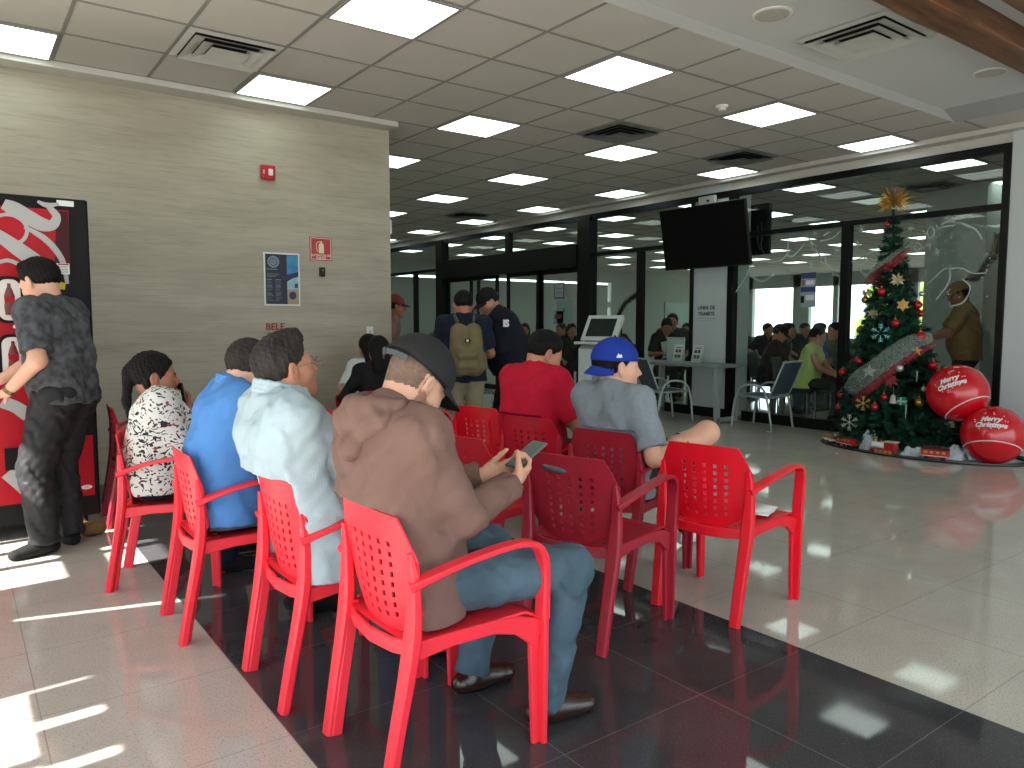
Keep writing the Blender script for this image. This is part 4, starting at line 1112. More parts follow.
# woman in the patterned blouse
hd = radians(-14); lc = (.81, 4.17); G = local(lc, hd, .96); V_ = LR(hd)
P4 = person('woman in a black and white leaf-print blouse talking on a phone', lc, hd, sc=.96, build=1.22, female=True, lean=.02, bend=.12, headF=V_(.97, -.16, -.06), neckv=(-.03, .01, .095), hipz=.53, belly=1.15, bodylen=.88, headsc=1.04, press=(.62, 4.225, radians(-21)),
    handL=G(.975, 4.19, .85), handR=G(1.12, 4.1, .62), fingL=V_(-.1, .05, 1.0), palmL=V_(-.85, -.45, .1), curlL=.7, poleL=(.4, .5, -1), footR=G(1.1, 4.0, .085), footL=G(1.2, 4.3, .085),
    shirt=F_leaf, sleeve='elbow', pants=fabric('navy_trouser', rgb(20, 26, 48)), shoes=[F_black, M_sole], hair='pony', hairmat=HAIR, skin=SKIN_D, h=.0066, fold=.0035, shirtlow=-.045, tight=1.6)
phone('black phone held to the face by the woman in the leaf-print blouse', P4['W'](G(.93, 4.150, .925)), D_((-.15, 0, 1)), P4['D']((-.75, -.60, 0)), M_glassblk, .075, .14)
F, S, U = basis(P4['hF'], P4['hU'])
b = MB().ball(P4['head'] + (F*-.004 - S*.084 - U*.045)*.96, .006, 10); b.build('earring', mat('pearl', rgb(232, 226, 216), .2), P4['body'], smooth=True)

# standing man at the vending machine
hd = radians(140); lc = (.50, 4.99); sc_ = 1.0; G = local(lc, hd, sc_); V_ = LR(hd)
P5 = person('young man in a washed grey T-shirt and black trousers standing at the vending machine', lc, hd, 'stand', sc=sc_, headsc=1.05, build=1.12, lean=.06, bend=.12, headF=V_(-.62, .66, -.42), neckv=(.055, 0, .125), hipz=.90,
    handL=G(.22, 4.90, .93), handR=G(.20, 5.17, .98), fingL=V_(-.6, .4, -.3), fingR=V_(-.6, .3, -.1), poleL=(-.9, .3, -.3), poleR=(-.8, -.4, -.3), footL=G(.36, 4.93, .08), footR=G(.50, 5.07, .08), kneeL=(1, .1, .05), kneeR=(1, -.1, .05),
    toeL=V_(-1, -.28, 0), toeR=V_(-.3, 1, 0), shirt=F_wash, sleeve='short', pants=F_blkshine, pantse=.030, shoes=[F_black, F_black], hair='quiff', hairmat=HAIR, skin=SKIN_L, h=.0075, fold=.0055, hem=.045, tight=1.5, beard=None)
o = P5['arms'][0]; wv = P5['W'](o[1]); ev = P5['W'](o[0]); d = nrm(wv - ev)
t = MB().tube([wv - d*.030, wv - d*.008], .033, 16).tube([wv - d*.034, wv - d*.004], .029, 16).build('wrist_watch', mat('watch_metal', rgb(120, 96, 60), .3, metal=.7), P5['body'], smooth='auto')

# man in red T-shirt
hd = radians(10); lc = (2.74, 3.49); G = local(lc, hd); V_ = LR(hd)
P6 = person('man in a plain crimson T-shirt with his head bowed, seated in the third row', lc, hd, build=1.16, lean=-.16, bend=.32, headF=V_(.82, -.30, -.48), neckv=(.075, -.01, .105), hipz=.51, press=(2.58, 3.40, radians(14)), headsc=1.06,
    handR=G(3.10, 3.28, .66), handL=G(3.1, 3.48, .66), footR=G(3.15, 3.3, .085), footL=G(3.15, 3.6, .085), poleR=(-.3, -.5, -1), shirt=F_red, pants=F_black, shoes=[F_black, M_sole], hair='short', hairmat=HAIR, skin=SKIN, h=.0075, fold=.004, shirtlow=.04, beard=6, tight=1.2)
# man in blue backwards cap
hd = radians(4); lc = (2.74, 2.78); G = local(lc, hd); V_ = LR(hd)
P7 = person('man in a grey T-shirt, shorts and blue backwards cap, one bare knee raised', lc, hd, build=1.08, lean=-.22, bend=.16, headF=V_(.88, -.44, -.02), neckv=(.045, 0, .120), hipz=.50, bodylen=.91, headsc=1.08, press=(2.55, 2.75, radians(12)),
    handR=G(2.93, 2.56, .70), handL=G(3.05, 2.80, .66), poleR=(-.4, -.5, -1), footL=G(3.42, 2.90, .085), kneed=(G(3.17, 2.90, .50), G(3.13, 2.53, .735)), footR=G(3.30, 2.86, .60), toeR=V_(.5, .8, -.1), toeL=V_(1, .2, 0),
    curlR=.9, shirt=F_grey, pants=F_dgrey, shorts=True, shoes=[F_white, M_solew], sock=F_black, hair='short', hairmat=HAIR, skin=SKIN_L, h=.0072, fold=.004, shirtlow=.03, tight=1.3)
cp, P_ = baseball_cap(P7, F_hatb, F_hatb, back=True, brimpitch=-.9, hs=1.1)
F, S, U = basis(P7['hF'], P7['hU'])
b = MB(); c0 = P7['head'] + F*(-.03) - S*.108 + U*.062; n_ = -S
pl = [(-.016, -.010), (.016, -.010), (.012, .008), (.004, .002), (-.004, .012)]
b.prism(pl, 0, .002, lambda u, v, d_: Vector(c0 + F*u + U*v + n_*d_)); b.build('cap_emblem', M_white, cp)
# women with long black hair by the wall
hd = radians(85); lc = (3.04, 6.22); 
P10 = person('woman with long black hair and a white top seated below the light switch', lc, hd, build=1.0, female=True, sc=.95, headF=(.9, .2, -.25), hipz=.5, shirt=F_white, pants=F_black, shoes=[F_black, M_sole], hair='long', h=.010, detail=False, fold=.003)
hd = radians(68); lc = (2.79, 5.60)
P10b = person('dark-haired woman in black just left of the charcoal cap', lc, hd, build=1.0, female=True, sc=.93, headF=(.9, .3, -.3), hipz=.5, bodylen=1.04, shirt=F_black, sleeve='long', pants=F_black, shoes=[F_black, M_sole], hair='long', h=.010, detail=False, fold=.003)
chair(2.72, 5.38, 68, 3, 'red armchair under the dark-haired woman in black')
# backpack man
hd = radians(62); lc = (3.60, 5.58); G = local(lc, hd)
P8 = person('man in navy shirt and khaki trousers standing with an olive backpack on', lc, hd, 'stand', build=1.12, sc=.95, lean=.03, bend=.08, headF=(.96, .12, -.3), hipz=.90, handL=(.28, .12, 1.02), handR=(.28, -.12, 1.02), shirt=F_navy, sleeve='short', pants=F_khaki, shoes=[F_black, M_sole], hair='short', skin=SKIN_D, h=.0095, fold=.004, hem=.06, tight=1.5)
F_olive = fabric('olive_canvas', rgb(108, 100, 72), .9, var=.12)
W8 = P8['W']; t = thing('backpack', 'olive green backpack worn by the man standing in front of the sliding doors', 'backpack')
s = Solid(.03)
for q in (1, -1): s.cap(W8((-.21, q*.075, .98)), W8((-.20, q*.065, 1.30)), .085, .072)
s.cap(W8((-.27, -.05, .98)), W8((-.27, .05, .98)), .07); s.cap(W8((-.255, -.05, 1.12)), W8((-.255, .05, 1.12)), .06)
solid_obj('pack_body', s.mesh(.009, wr=folds(.003, .08, 2)), F_olive, t)
s = Solid(.02); s.cap(W8((-.315, -.06, 1.0)), W8((-.315, .06, 1.0)), .045); s.cap(W8((-.315, -.06, 1.09)), W8((-.315, .06, 1.09)), .035); solid_obj('front_pocket', s.mesh(.008), F_olive, t)
for q in (1, -1):
    s = Solid(.02); s.cap(W8((-.21, q*.155, .98)), W8((-.21, q*.150, 1.09)), .036, .03); solid_obj('side_pocket', s.mesh(.008), F_olive, t)
    MB().tube([W8(p) for p in smooth_path([(-.15, q*.07, 1.37), (-.06, q*.09, 1.43), (.05, q*.105, 1.40), (.125, q*.12, 1.28), (.10, q*.145, 1.12), (-.06, q*.16, 1.02)], 5)], 0, up=(0, 0, 1), rect=(.045, .012)).build('shoulder_strap', fabric('strap_web', rgb(96, 94, 80)), t)
bx = frame(W8((-.342, 0, 1.22)), P8['D']((0, -1, 0)), (0, 0, 1)); q = MB().box((-.022, -.016, 0), (.022, .016, .004)).build('patch', M_black, t); q.matrix_world = bx
q = MB().box((-.008, -.008, .004), (.008, .008, .006)).build('patch_mark', M_white, q.parent); q.matrix_world = bx
# big man in dark navy with cap
hd = radians(150); lc = (4.27, 5.80); V_ = LR(hd)
P9 = person('large man in a dark navy long-sleeved top and black cap looking down', lc, hd, 'stand', build=1.5, sc=1.0, lean=.14, bend=.26, headF=V_(-.85, .12, -.5), neckv=(.08, 0, .115), hipz=.90, handL=(.30, .1, 1.0), handR=(.30, -.10, 1.0), shirt=F_navy2, sleeve='long', pants=F_black, shoes=[F_black, M_sole], hair='short', skin=SKIN, h=.0095, fold=.004, hem=.08, tight=1.8, beard=6)
baseball_cap(P9, F_black, F_black)
o = text_mesh('shirt_lettering', 'IS', .085, M_white, P9['body'], frame(Vector(P9['W']((.08, .315, 1.30))), (1, -.1, 0), (0, 0, 1)) , extrude=.004, bold=.004)
# man with a cap half hidden by the corner of the wall
hd = radians(-20); lc = (3.82, 7.55)
P11 = person('person in a reddish cap and pale sash half hidden by the wall corner', lc, hd, 'stand', build=1.0, sc=.97, headF=(.95, 0, -.1), handL=(.2, .2, .95), handR=(.2, -.2, .95), shirt=fabric('dusty_pink_cloth', rgb(140, 104, 98)), pants=F_black, shoes=[F_black, M_sole], hair='short', skin=SKIN_D, h=.0105)
baseball_cap(P11, fabric('brick_cap_cloth', rgb(120, 52, 44)), F_hat)
W_ = P11['W']; MB().tube([W_((-.02, .10, 1.42)), W_((.13, .06, 1.30)), W_((.155, -.06, 1.12)), W_((.10, -.14, .98))], 0, up=(1, 0, 0), rect=(.01, .045)).build('sash', M_white, P11['body'])

# ------------------------------------------------------------------ vending machine
def plate(t, name, m, pts, y0, y1, lb=None):
    """flat shape in the x-z plane, from y0 to y1 (local)"""
    o = MB().prism(pts, y0, y1, lambda u, v, d: Vector((u, d, v))).build(name, m, t)
    if lb: o['label'] = lb
    return o
def rrect(cx, cz, w_, h_, r, n=5):
    out = []
    for sx, sz, a0 in ((1, 1, 0), (-1, 1, pi/2), (-1, -1, pi), (1, -1, 3*pi/2)):
        for i in range(n + 1):
            a = a0 + pi/2*i/n; out.append((cx + sx*(w_/2 - r) + r*cos(a), cz + sz*(h_/2 - r) + r*sin(a)))
    return out
M_vred = mat('vending_red', rgb(168, 6, 26), .4, spec=.22); M_vsil = mat('script_silver', rgb(165, 165, 165), .45); M_vblk = mat('vending_black', rgb(9, 8, 9), .5, spec=.2)
t = thing('vending_machine', 'tall red and black drinks vending machine with white script swirls', 'vending machine', (0.705, 5.37, 0))
MB().box((-1.10, 0, .09), (0, .80, 2.06)).build('cabinet', M_vblk, t, bevel=.012)
for x in (-1.0, -.08):
    for y in (.08, .72): MB().lathe([(.025, 0), (.03, .02), (.015, .03), (.015, .09)], (x, y, 0), 12).build('leg', M_black, t)
plate(t, 'front_panel', M_vred, [(-1.06, .22), (-.15, .22), (-.105, 1.985), (-1.06, 1.985)], -.012, -.0005)
plate(t, 'lower_panel', M_vred, [(-.145, .22), (-.03, .22), (-.03, .60), (-.13, .60)], -.012, -.0005)
plate(t, 'side_strip', mat('dark_maroon_strip', rgb(64, 4, 14), .4, spec=.2), [(-.26, .62), (-.11, .62), (-.108, 1.98), (-.17, 1.98)], -.0138, -.0121)
plate(t, 'coin_panel', M_vblk, [(-.16, .62), (-.04, .62), (-.04, 1.62), (-.16, 1.62)], -.016, -.0142)
def ribbon(t, name, m, pts, wd, y0, y1):
    P_ = smooth_path([p + (w_,) for p, w_ in zip(pts, wd)], 7); L_, R_ = [], []
    for i, p in enumerate(P_):
        a = P_[max(0, i-1)]; b_ = P_[min(len(P_)-1, i+1)]; d = Vector((b_[0]-a[0], b_[1]-a[1])); d.normalize(); n_ = Vector((-d.y, d.x))
        L_.append((p[0] + n_.x*p[2]/2, p[1] + n_.y*p[2]/2)); R_.append((p[0] - n_.x*p[2]/2, p[1] - n_.y*p[2]/2))
    b = MB(); n = len(L_); vs = [(u, y0, v) for u, v in L_] + [(u, y0, v) for u, v in R_] + [(u, y1, v) for u, v in L_] + [(u, y1, v) for u, v in R_]
    fs = []
    for i in range(n-1): fs += [(i, i+1, n+i+1, n+i), (2*n+i, 3*n+i, 3*n+i+1, 2*n+i+1), (i, 2*n+i, 2*n+i+1, i+1), (n+i, n+i+1, 3*n+i+1, 3*n+i)]
    b.add(vs, fs); return b.build(name, m, t)
def vp(x, y): return (-.445 + .005*x, 1.3 + (324 - y)*.00605)
ribbon(t, 'script_swirl', M_vsil, [vp(2, 209), vp(12, 213), vp(26, 220), vp(39, 226), vp(50, 226), vp(55, 218), vp(50, 211), vp(44, 206)], [.06, .085, .085, .08, .06, .045, .035, .02], -.0165, -.0142)
ribbon(t, 'script_swirl', M_vsil, [vp(36, 204), vp(46, 207), vp(58, 205)], [.015, .03, .015], -.0170, -.0142)
ribbon(t, 'script_swirl', M_vsil, [vp(-6, 222), vp(4, 219), vp(16, 221), vp(24, 230), vp(21, 241), vp(10, 247), vp(-6, 246)], [.02]*7, -.0180, -.0166)
ribbon(t, 'script_swirl', M_vsil, [vp(22, 214), vp(24, 222), vp(23, 232)], [.04, .025, .02], -.0175, -.0166)
ribbon(t, 'script_swirl', M_vsil, [vp(-16, 232), vp(0, 242), vp(18, 254), vp(36, 266), vp(48, 276)], [.05, .07, .085, .08, .05], -.0185, -.0142)
ribbon(t, 'script_swirl', M_vsil, [vp(23, 230), vp(40, 239), vp(52, 250), vp(60, 264), vp(63, 284)], [.02, .035, .035, .03, .02], -.0172, -.0142)
ribbon(t, 'script_swirl', M_vsil, [vp(-8, 266), vp(4, 263), vp(16, 268), vp(22, 280), vp(22, 300), vp(26, 325)], [.02, .022, .025, .03, .035, .02], -.0172, -.0142)
ribbon(t, 'script_swirl', M_vsil, [vp(-10, 400), vp(4, 406), vp(16, 415), vp(34, 428)], [.07, .07, .075, .06], -.0165, -.0142)
ribbon(t, 'script_swirl', M_vsil, [vp(-8, 470), vp(2, 480), vp(14, 497)], [.08, .08, .05], -.0165, -.0142)
for i, (px_, py_) in enumerate([(3, 301), (4, 357)]):
    cx_, cz_ = vp(px_, py_)
    o = plate(t, 'selection_button', M_vblk, rrect(cx_, cz_, .145, .275, .055), -.026, -.0190)
    plate(o, 'button_face', mat('button_white', rgb(214, 210, 206), .4), rrect(cx_, cz_, .112, .240, .045), -.029, -.0261)
    prof = [(.001, -.09), (.024, -.088), (.028, -.04), (.024, -.005), (.027, .02), (.016, .06), (.009, .075), (.009, .095), (.001, .097)]
    MB().lathe(prof, (0, 0, 0), 12).build('bottle_picture', mat('cola_bottle', rgb(110, 20, 22), .3), o).matrix_local = Matrix.Translation((cx_, -.0295, cz_)) @ Matrix.Diagonal((1, .08, 1, 1))
    plate(o, 'bottle_band', M_vred, [(cx_-.026, cz_-.012), (cx_+.026, cz_-.012), (cx_+.026, cz_+.018), (cx_-.026, cz_+.018)], -.0335, -.0318)
plate(t, 'round_mark', M_white, [(vp(7, 327)[0] + .010*cos(a), vp(7, 327)[1] + .010*sin(a)) for a in np.linspace(0, 2*pi, 13)[:-1]], -.018, -.0142)
plate(t, 'dark_display', M_vblk, [vp(-10, 446), vp(26, 446), vp(26, 468), vp(-10, 468)], -.019, -.0142)
o = plate(t, 'warning_sticker', M_white, [(-.235, 1.60), (-.115, 1.60), (-.115, 1.665), (-.235, 1.665)], -.021, -.0182, 'white warning sticker with a small black figure')
for i in range(5): plate(o, 'print_line', mat('print_grey', rgb(150, 140, 140), .6), [(-.175, 1.607+i*.0095), (-.125, 1.607+i*.0095), (-.125, 1.611+i*.0095), (-.175, 1.611+i*.0095)], -.0218, -.0211)
plate(o, 'red_band', M_vred, [(-.175, 1.655), (-.12, 1.655), (-.12, 1.663), (-.175, 1.663)], -.022, -.0211)
plate(o, 'figure_mark', M_black, [(-.215, 1.610), (-.19, 1.610), (-.195, 1.628), (-.200, 1.650), (-.212, 1.650), (-.208, 1.63), (-.222, 1.622)], -.022, -.0211)
plate(t, 'yellow_sticker', mat('sticker_yellow', rgb(190, 170, 30), .5), [(-.20, 1.515), (-.145, 1.505), (-.14, 1.545), (-.17, 1.555), (-.20, 1.55)], -.021, -.0182)
plate(t, 'top_label', M_white, [(-.165, 2.012), (-.075, 2.012), (-.075, 2.045), (-.165, 2.045)], -.004, -.0003)
plate(t, 'coin_return', M_black, rrect(-.20, .56, .10, .10, .02), -.03, -.0125)
plate(t, 'oval_badge', M_white, [(-.075 + .03*cos(a), .275 + .014*sin(a)) for a in np.linspace(0, 2*pi, 17)[:-1]], -.016, -.0122)
text_mesh('badge_lettering', 'CC', .018, M_vred, t, frame((-.075, -.0162, .275), (1, 0, 0), (0, 0, 1)))
# brown shoe of the floor beside it
s = Solid(.02); c0 = np.array([.60, 5.18, 0]); s.cap(c0 + (0, 0, .05), c0 + (.07, .01, .045), .042, .040); s.cap(c0 + (-.03, .03, .06), c0 + (-.03, .03, .09), .038, .034)
o = solid_obj('shoe', s.mesh(.006, clip=[(c0 + (0, 0, .004), (0, 0, -1))]), mat('tan_leather', rgb(120, 90, 52), .5)); tag(o, 'tan brown shoe on the floor at the corner of the vending machine', 'shoe')

# ------------------------------------------------------------------ things on the panelled wall
YW = WY - .001
def wall_thing(name, label, cat, x, z): return thing(name, label, cat, (x, YW, z))
t = wall_thing('fire_alarm', 'small red fire alarm with a clear strobe, high on the panelled wall', 'fire alarm', 2.323, 2.641)
M_ared = mat('alarm_red', rgb(176, 20, 34), .35)
MB().box((-.062, -.045, -.066), (.062, 0, .066)).build('housing', M_ared, t, bevel=.012)
MB().box((-.006, -.062, -.03), (.036, -.045, .03)).build('strobe', mat('strobe_clear', rgb(222, 222, 216), .15), t, bevel=.008)
text_mesh('lettering', 'FIRE', .020, M_white, t, frame((-.045, -.0455, 0), (0, 0, -1), (1, 0, 0)))
t = wall_thing('extinguisher_sign', 'square red sign with a white fire extinguisher symbol', 'sign', 2.811, 1.998)
MB().box((-.108, -.006, -.108), (.108, 0, .108)).build('board', M_ared, t)
b = MB()
for a, c in (((-.100, -.100), (.100, -.095)), ((-.100, .095), (.100, .100)), ((-.100, -.095), (-.095, .095)), ((.095, -.095), (.100, .095))): b.box((a[0], -.0072, a[1]), (c[0], -.0061, c[1]))
b.build('border', M_white, t)
cream = mat('symbol_cream', rgb(226, 214, 188), .6)
b = MB().prism([(-.022, -.040), (.028, -.040), (.028, .035), (.018, .052), (.010, .056), (.010, .072), (-.002, .072), (-.002, .056), (-.014, .050), (-.022, .035)], -.0085, -.0062, lambda u, v, d: Vector((u, d, v)))
b.tube([(-.004, -.0075, .066), (-.03, -.0075, .064), (-.046, -.0075, .04), (-.042, -.0075, .0), (-.034, -.0075, -.03)], .0035, 6)
b.build('extinguisher_symbol', cream, t)
text_mesh('lettering', 'EXTINTOR DE', .029, cream, t, frame((0, -.0064, -.062), (1, 0, 0), (0, 0, 1)), bold=.0006); text_mesh('lettering', 'FUEGO', .029, cream, t, frame((0, -.0064, -.086), (1, 0, 0), (0, 0, 1)), bold=.0006)
t = wall_thing('wall_sensor', 'small black box on the wall below the red extinguisher sign', 'sensor', 2.815, 1.784)
MB().box((-.025, -.03, -.042), (.025, 0, .042)).build('case', M_black, t, bevel=.005); MB().box((-.008, -.0315, .005), (.010, -.03, .025)).build('lens', mat('sensor_lens', rgb(70, 72, 60), .2), t)
t = wall_thing('poster', 'dark blue poster with a round seal and columns of small print in a white frame', 'poster', 2.434, 1.702)
pw, ph = .166, .239
MB().box((-pw, -.008, -ph), (pw, 0, ph)).build('frame', M_white, t)
MB().box((-pw + .014, -.0095, -ph + .014), (pw - .014, -.0081, ph - .014)).build('sheet', mat('poster_navy', rgb(18, 24, 48), .5), t)
b = MB(); b.box((.045, -.0105, .045), (pw - .014, -.0096, ph - .02)); b.build('blue_photo', mat('poster_blue', rgb(44, 132, 178), .5, var=.3, vscale=14), t)
b = MB(); b.prism([(-.02, .02), (pw - .014, .075), (pw - .014, .03), (.03, -.01)], -.0112, -.0107, lambda u, v, d: Vector((u, d, v))); b.build('swoosh', mat('poster_deep_blue', rgb(22, 30, 84), .5), t)
b = MB(); b.prism([(.045, -.02), (pw - .014, .045), (pw - .014, -.09), (.045, -.09)], -.0105, -.0096, lambda u, v, d: Vector((u, d, v))); b.build('pale_photo', mat('poster_pale', rgb(140, 182, 196), .5, var=.2, vscale=20), t)
MB().box((.045, -.0105, -ph + .014), (pw - .014, -.0096, -.09)).build('tan_photo', mat('poster_tan', rgb(160, 140, 112), .5), t)
b = MB(); b.prism([(.095 + .034*cos(a), -.145 + .036*sin(a)) for a in np.linspace(0, 2*pi, 21)[:-1]], -.0115, -.0106, lambda u, v, d: Vector((u, d, v))); b.box((.115, -.0115, -.075), (.145, -.0106, -.035)); b.build('dark_picture', mat('poster_violet', rgb(44, 38, 78), .5), t)
b = MB()
for r0 in (.050, .040, .026):
    b.tube([(-.078 + r0*cos(a), -.0105, .155 + r0*sin(a)) for a in np.linspace(0, 2*pi, 29)[:-1]], .0032, 6, closed=True)
for k in range(4): b.box((-.094 + k*.0095, -.0115, .140), (-.089 + k*.0095, -.0096, .172))
b.box((-.098, -.0115, .136), (-.058, -.0096, .140)).build('seal', mat('poster_print', rgb(150, 160, 178), .5), t)
b = MB(); rr = random.Random(3)
b.box((-.14, -.0105, .085), (-.04, -.0096, .092))
for k in range(3): b.box((-.14, -.0105, .045 - k*.012), (-.02 - .02*k, -.0096, .049 - k*.012))
for cx0, n_ in ((-.142, 14), (-.064, 14)):
    for k in range(n_):
        if k in (0, 4, 9): b.box((cx0, -.0105, -.008 - k*.0145), (cx0 + .05, -.0096, -.0015 - k*.0145))
        else: b.box((cx0, -.0105, -.006 - k*.0145), (cx0 + rr.uniform(.03, .065), -.0096, -.003 - k*.0145))
b.build('small_print', mat('poster_print2', rgb(118, 128, 148), .5), t)
o = text_mesh('wall_lettering', 'BELE', .085, mat('letter_red', rgb(150, 24, 34), .5), None, Matrix.Identity(4), extrude=.003, bold=.002); o.matrix_world = frame((2.36, YW - .004, 1.27), (1, 0, 0), (0, 0, 1)); tag(o, 'small red letters on the wall under the blue poster, mostly hidden by hair', 'lettering')
t = wall_thing('light_switch', 'white rectangular switch plate on the wall above the long black hair', 'light switch', 3.30, 1.215)
MB().box((-.035, -.008, -.058), (.035, 0, .058)).build('plate', M_white, t, bevel=.003); MB().box((-.012, -.013, -.02), (.012, -.008, .02)).build('rocker', M_trim, t)
t = thing('hanging_sign', 'small white sign on the wall corner with grey writing', 'sign', (3.62, 7.15, 2.30))
MB().box((-.08, -.006, -.07), (.10, .006, .07)).build('board', M_white, t)
text_mesh('lettering', 'SALIDA', .035, mat('sign_grey', rgb(90, 96, 96), .6), t, frame((.03, -.0065, .02), (1, 0, 0), (0, 0, 1))); text_mesh('lettering', 'CAJAS', .035, MATS['sign_grey'], t, frame((.03, -.0065, -.025), (1, 0, 0), (0, 0, 1)))
MB().box((-.085, -.01, -.02), (-.078, .01, .02)).build('bracket', M_black, t)

# ------------------------------------------------------------------ televisions
M_tv = mat('tv_black', rgb(7, 8, 8), .55, spec=.15); M_tvb = mat('tv_bezel', rgb(12, 12, 13), .45)
t = thing('television', 'large black television tilted down, mounted on the white column', 'television', (8.075, 6.67, 2.45))
ang = atan2(.15, .82); R_ = Matrix.Rotation(-ang, 4, 'Y')
def tvbox(a, b_, name, m, bevel=.0, par=t):
    o = MB().box(a, b_).build(name, m, par, bevel=bevel); o.matrix_local = R_; return o
tvbox((-.0, -.71, -.415), (.045, .71, .415), 'housing', M_tvb, .006); tvbox((-.003, -.695, -.395), (-.0002, .695, .402), 'screen', M_tv)
tvbox((.045, -.35, -.25), (.085, .35, .2), 'back_cover', M_tvb, .01)
MB().tube([(.08, 0, 0), (.40, 0, .02)], .03, 10).box((.38, -.12, -.2), (.425, .12, .2)).build('wall_mount', M_black, t)
t = thing('television', 'second black television behind the first, seen edge-on from its cabled back', 'television', (9.15, 6.78, 2.62))
MB().box((-.03, -.40, -.36), (.03, .45, .34)).build('housing', M_tvb, t, bevel=.006); MB().box((.0301, -.39, -.34), (.032, .44, .32)).build('screen', M_tv, t)
MB().tube(smooth_path([(-.04, -.28, .1), (-.07, -.32, -.1), (-.06, -.30, -.25), (-.05, -.35, -.36)], 5), .008, 6).tube(smooth_path([(-.04, -.22, .05), (-.08, -.25, -.15), (-.05, -.28, -.3)], 5), .007, 6).build('cable', mat('cable_grey', rgb(90, 96, 96), .6), t)
MB().box((-.20, -.05, .30), (-.03, .05, .62)).build('ceiling_bracket', M_black, t)
o = MB().box((-.025, -.14, -.06), (.025, .14, .06)).build('housing', M_trim, None, bevel=.006); t = thing('access_point', 'white box with a dark slot above the large television', 'box', (GX - .10, 6.89, 2.985)); o.parent = t
MB().box((-.032, -.05, -.02), (-.0255, -.01, .005)).build('slot', M_black, t)
for lines, y_, z_, sz in (((('LINEA DE', 0), ('TRAMITE', -.085)), 6.93, 1.52, .072),):
    t = thing('column_lettering', 'two lines of dark capital letters printed on the white column', 'lettering', (GX - .0315, y_, z_))
    for tx, dz in lines: text_mesh('letters', tx, sz, mat('letter_dark', rgb(52, 66, 64), .6), t, frame((0, 0, dz), (0, -1, 0), (0, 0, 1)), bold=.002)
    MB().box((-.001, -.17, -.15), (.0005, .17, -.144)).box((-.001, -.12, -.18), (.0005, .14, -.176)).build('small_line', mat('print_pale', rgb(130, 142, 140), .6), t)
MB().box((GX - .05, 6.60, .02), (GX - .031, 7.14, .10)).build('tmp', M_white)
bpy.data.objects.remove(bpy.data.objects['tmp'])

# ------------------------------------------------------------------ kiosk, table, chairs by the glass
M_kiosk = mat('kiosk_shell', rgb(196, 204, 202), .45); M_scr_d = mat('kiosk_screen', rgb(34, 44, 42), .2)
t = thing('payment_kiosk', 'grey self-service kiosk with a tilted screen beside the sliding doors', 'kiosk', (6.32, 6.72, 0), radians(205))
b = MB().prism([(-.20, 0), (.17, 0), (.17, 1.00), (.02, 1.06), (-.20, 1.06)], -.24, .24, lambda u, v, d: Vector((u, d, v))); b.build('body', M_kiosk, t, bevel=.008)
MB().box((-.02, -.26, 1.055), (.26, .26, 1.085)).build('shelf', M_kiosk, t, bevel=.006)
b = MB().prism([(.10, 1.085), (.16, 1.10), (-.10, 1.40), (-.16, 1.40), (-.17, 1.34)], -.22, .22, lambda u, v, d: Vector((u, d, v))); b.build('screen_housing', M_kiosk, t, bevel=.005)
dx, dz = -.26, .30; L0 = sqrt(dx*dx + dz*dz); ux, uz = dx/L0, dz/L0; nx_, nz_ = uz, -ux
def kp(s_, y, n): return Vector((.16 + ux*s_ + nx_*n, y, 1.10 + uz*s_ + nz_*n))
MB().add([kp(.06, -.17, .002), kp(.06, .17, .002), kp(.34, .17, .002), kp(.34, -.17, .002), kp(.06, -.17, .006), kp(.06, .17, .006), kp(.34, .17, .006), kp(.34, -.17, .006)], [(0,1,2,3),(4,5,6,7),(0,1,5,4),(1,2,6,5),(2,3,7,6),(3,0,4,7)]).build('screen', M_scr_d, t)
MB().box((.18, -.12, 1.086), (.24, .12, 1.094)).build('keypad', mat('keypad_steel', rgb(120, 126, 124), .4, metal=.5), t)
MB().lathe([(.018, 0), (.018, .006)], (0, 0, 0), 12).build('lock', M_black, t).matrix_local = Matrix.Translation((.17, .08, .96)) @ Matrix.Rotation(pi/2, 4, 'Y')
MB().box((.171, -.06, .55), (.176, .04, .72)).build('card_slot', mat('slot_grey', rgb(140, 148, 146), .4), t)

M_tab = mat('table_grey', rgb(120, 130, 128), .5); M_tab2 = mat('table_leg_grey', rgb(146, 156, 154), .5)
t = thing('side_table', 'long grey counter table standing in front of the white column', 'table', (8.16, 6.95, 0))
MB().box((-.28, -.75, .725), (.28, .78, .765)).build('table_top', M_tab, t, bevel=.004)
for x in (-.22, .22):
    for y in (-.68, .68): MB().box((x - .032, y - .03, 0), (x + .032, y + .03, .725)).build('leg', M_tab2, t)
for y in (-.68, .68): MB().box((-.25, y - .03, .02), (.25, y + .03, .07)).build('foot_bar', M_tab2, t)
o = thing('leaflet_board', 'pale upright board standing at the left end of the grey counter table', 'board', (8.28, 7.28, .765))
MB().box((-.01, -.16, 0), (.01, .16, .34)).build('board', mat('board_pale', rgb(168, 188, 182), .5), o); MB().box((-.013, -.15, .315), (-.0105, .15, .322)).build('board_line', M_tab, o)
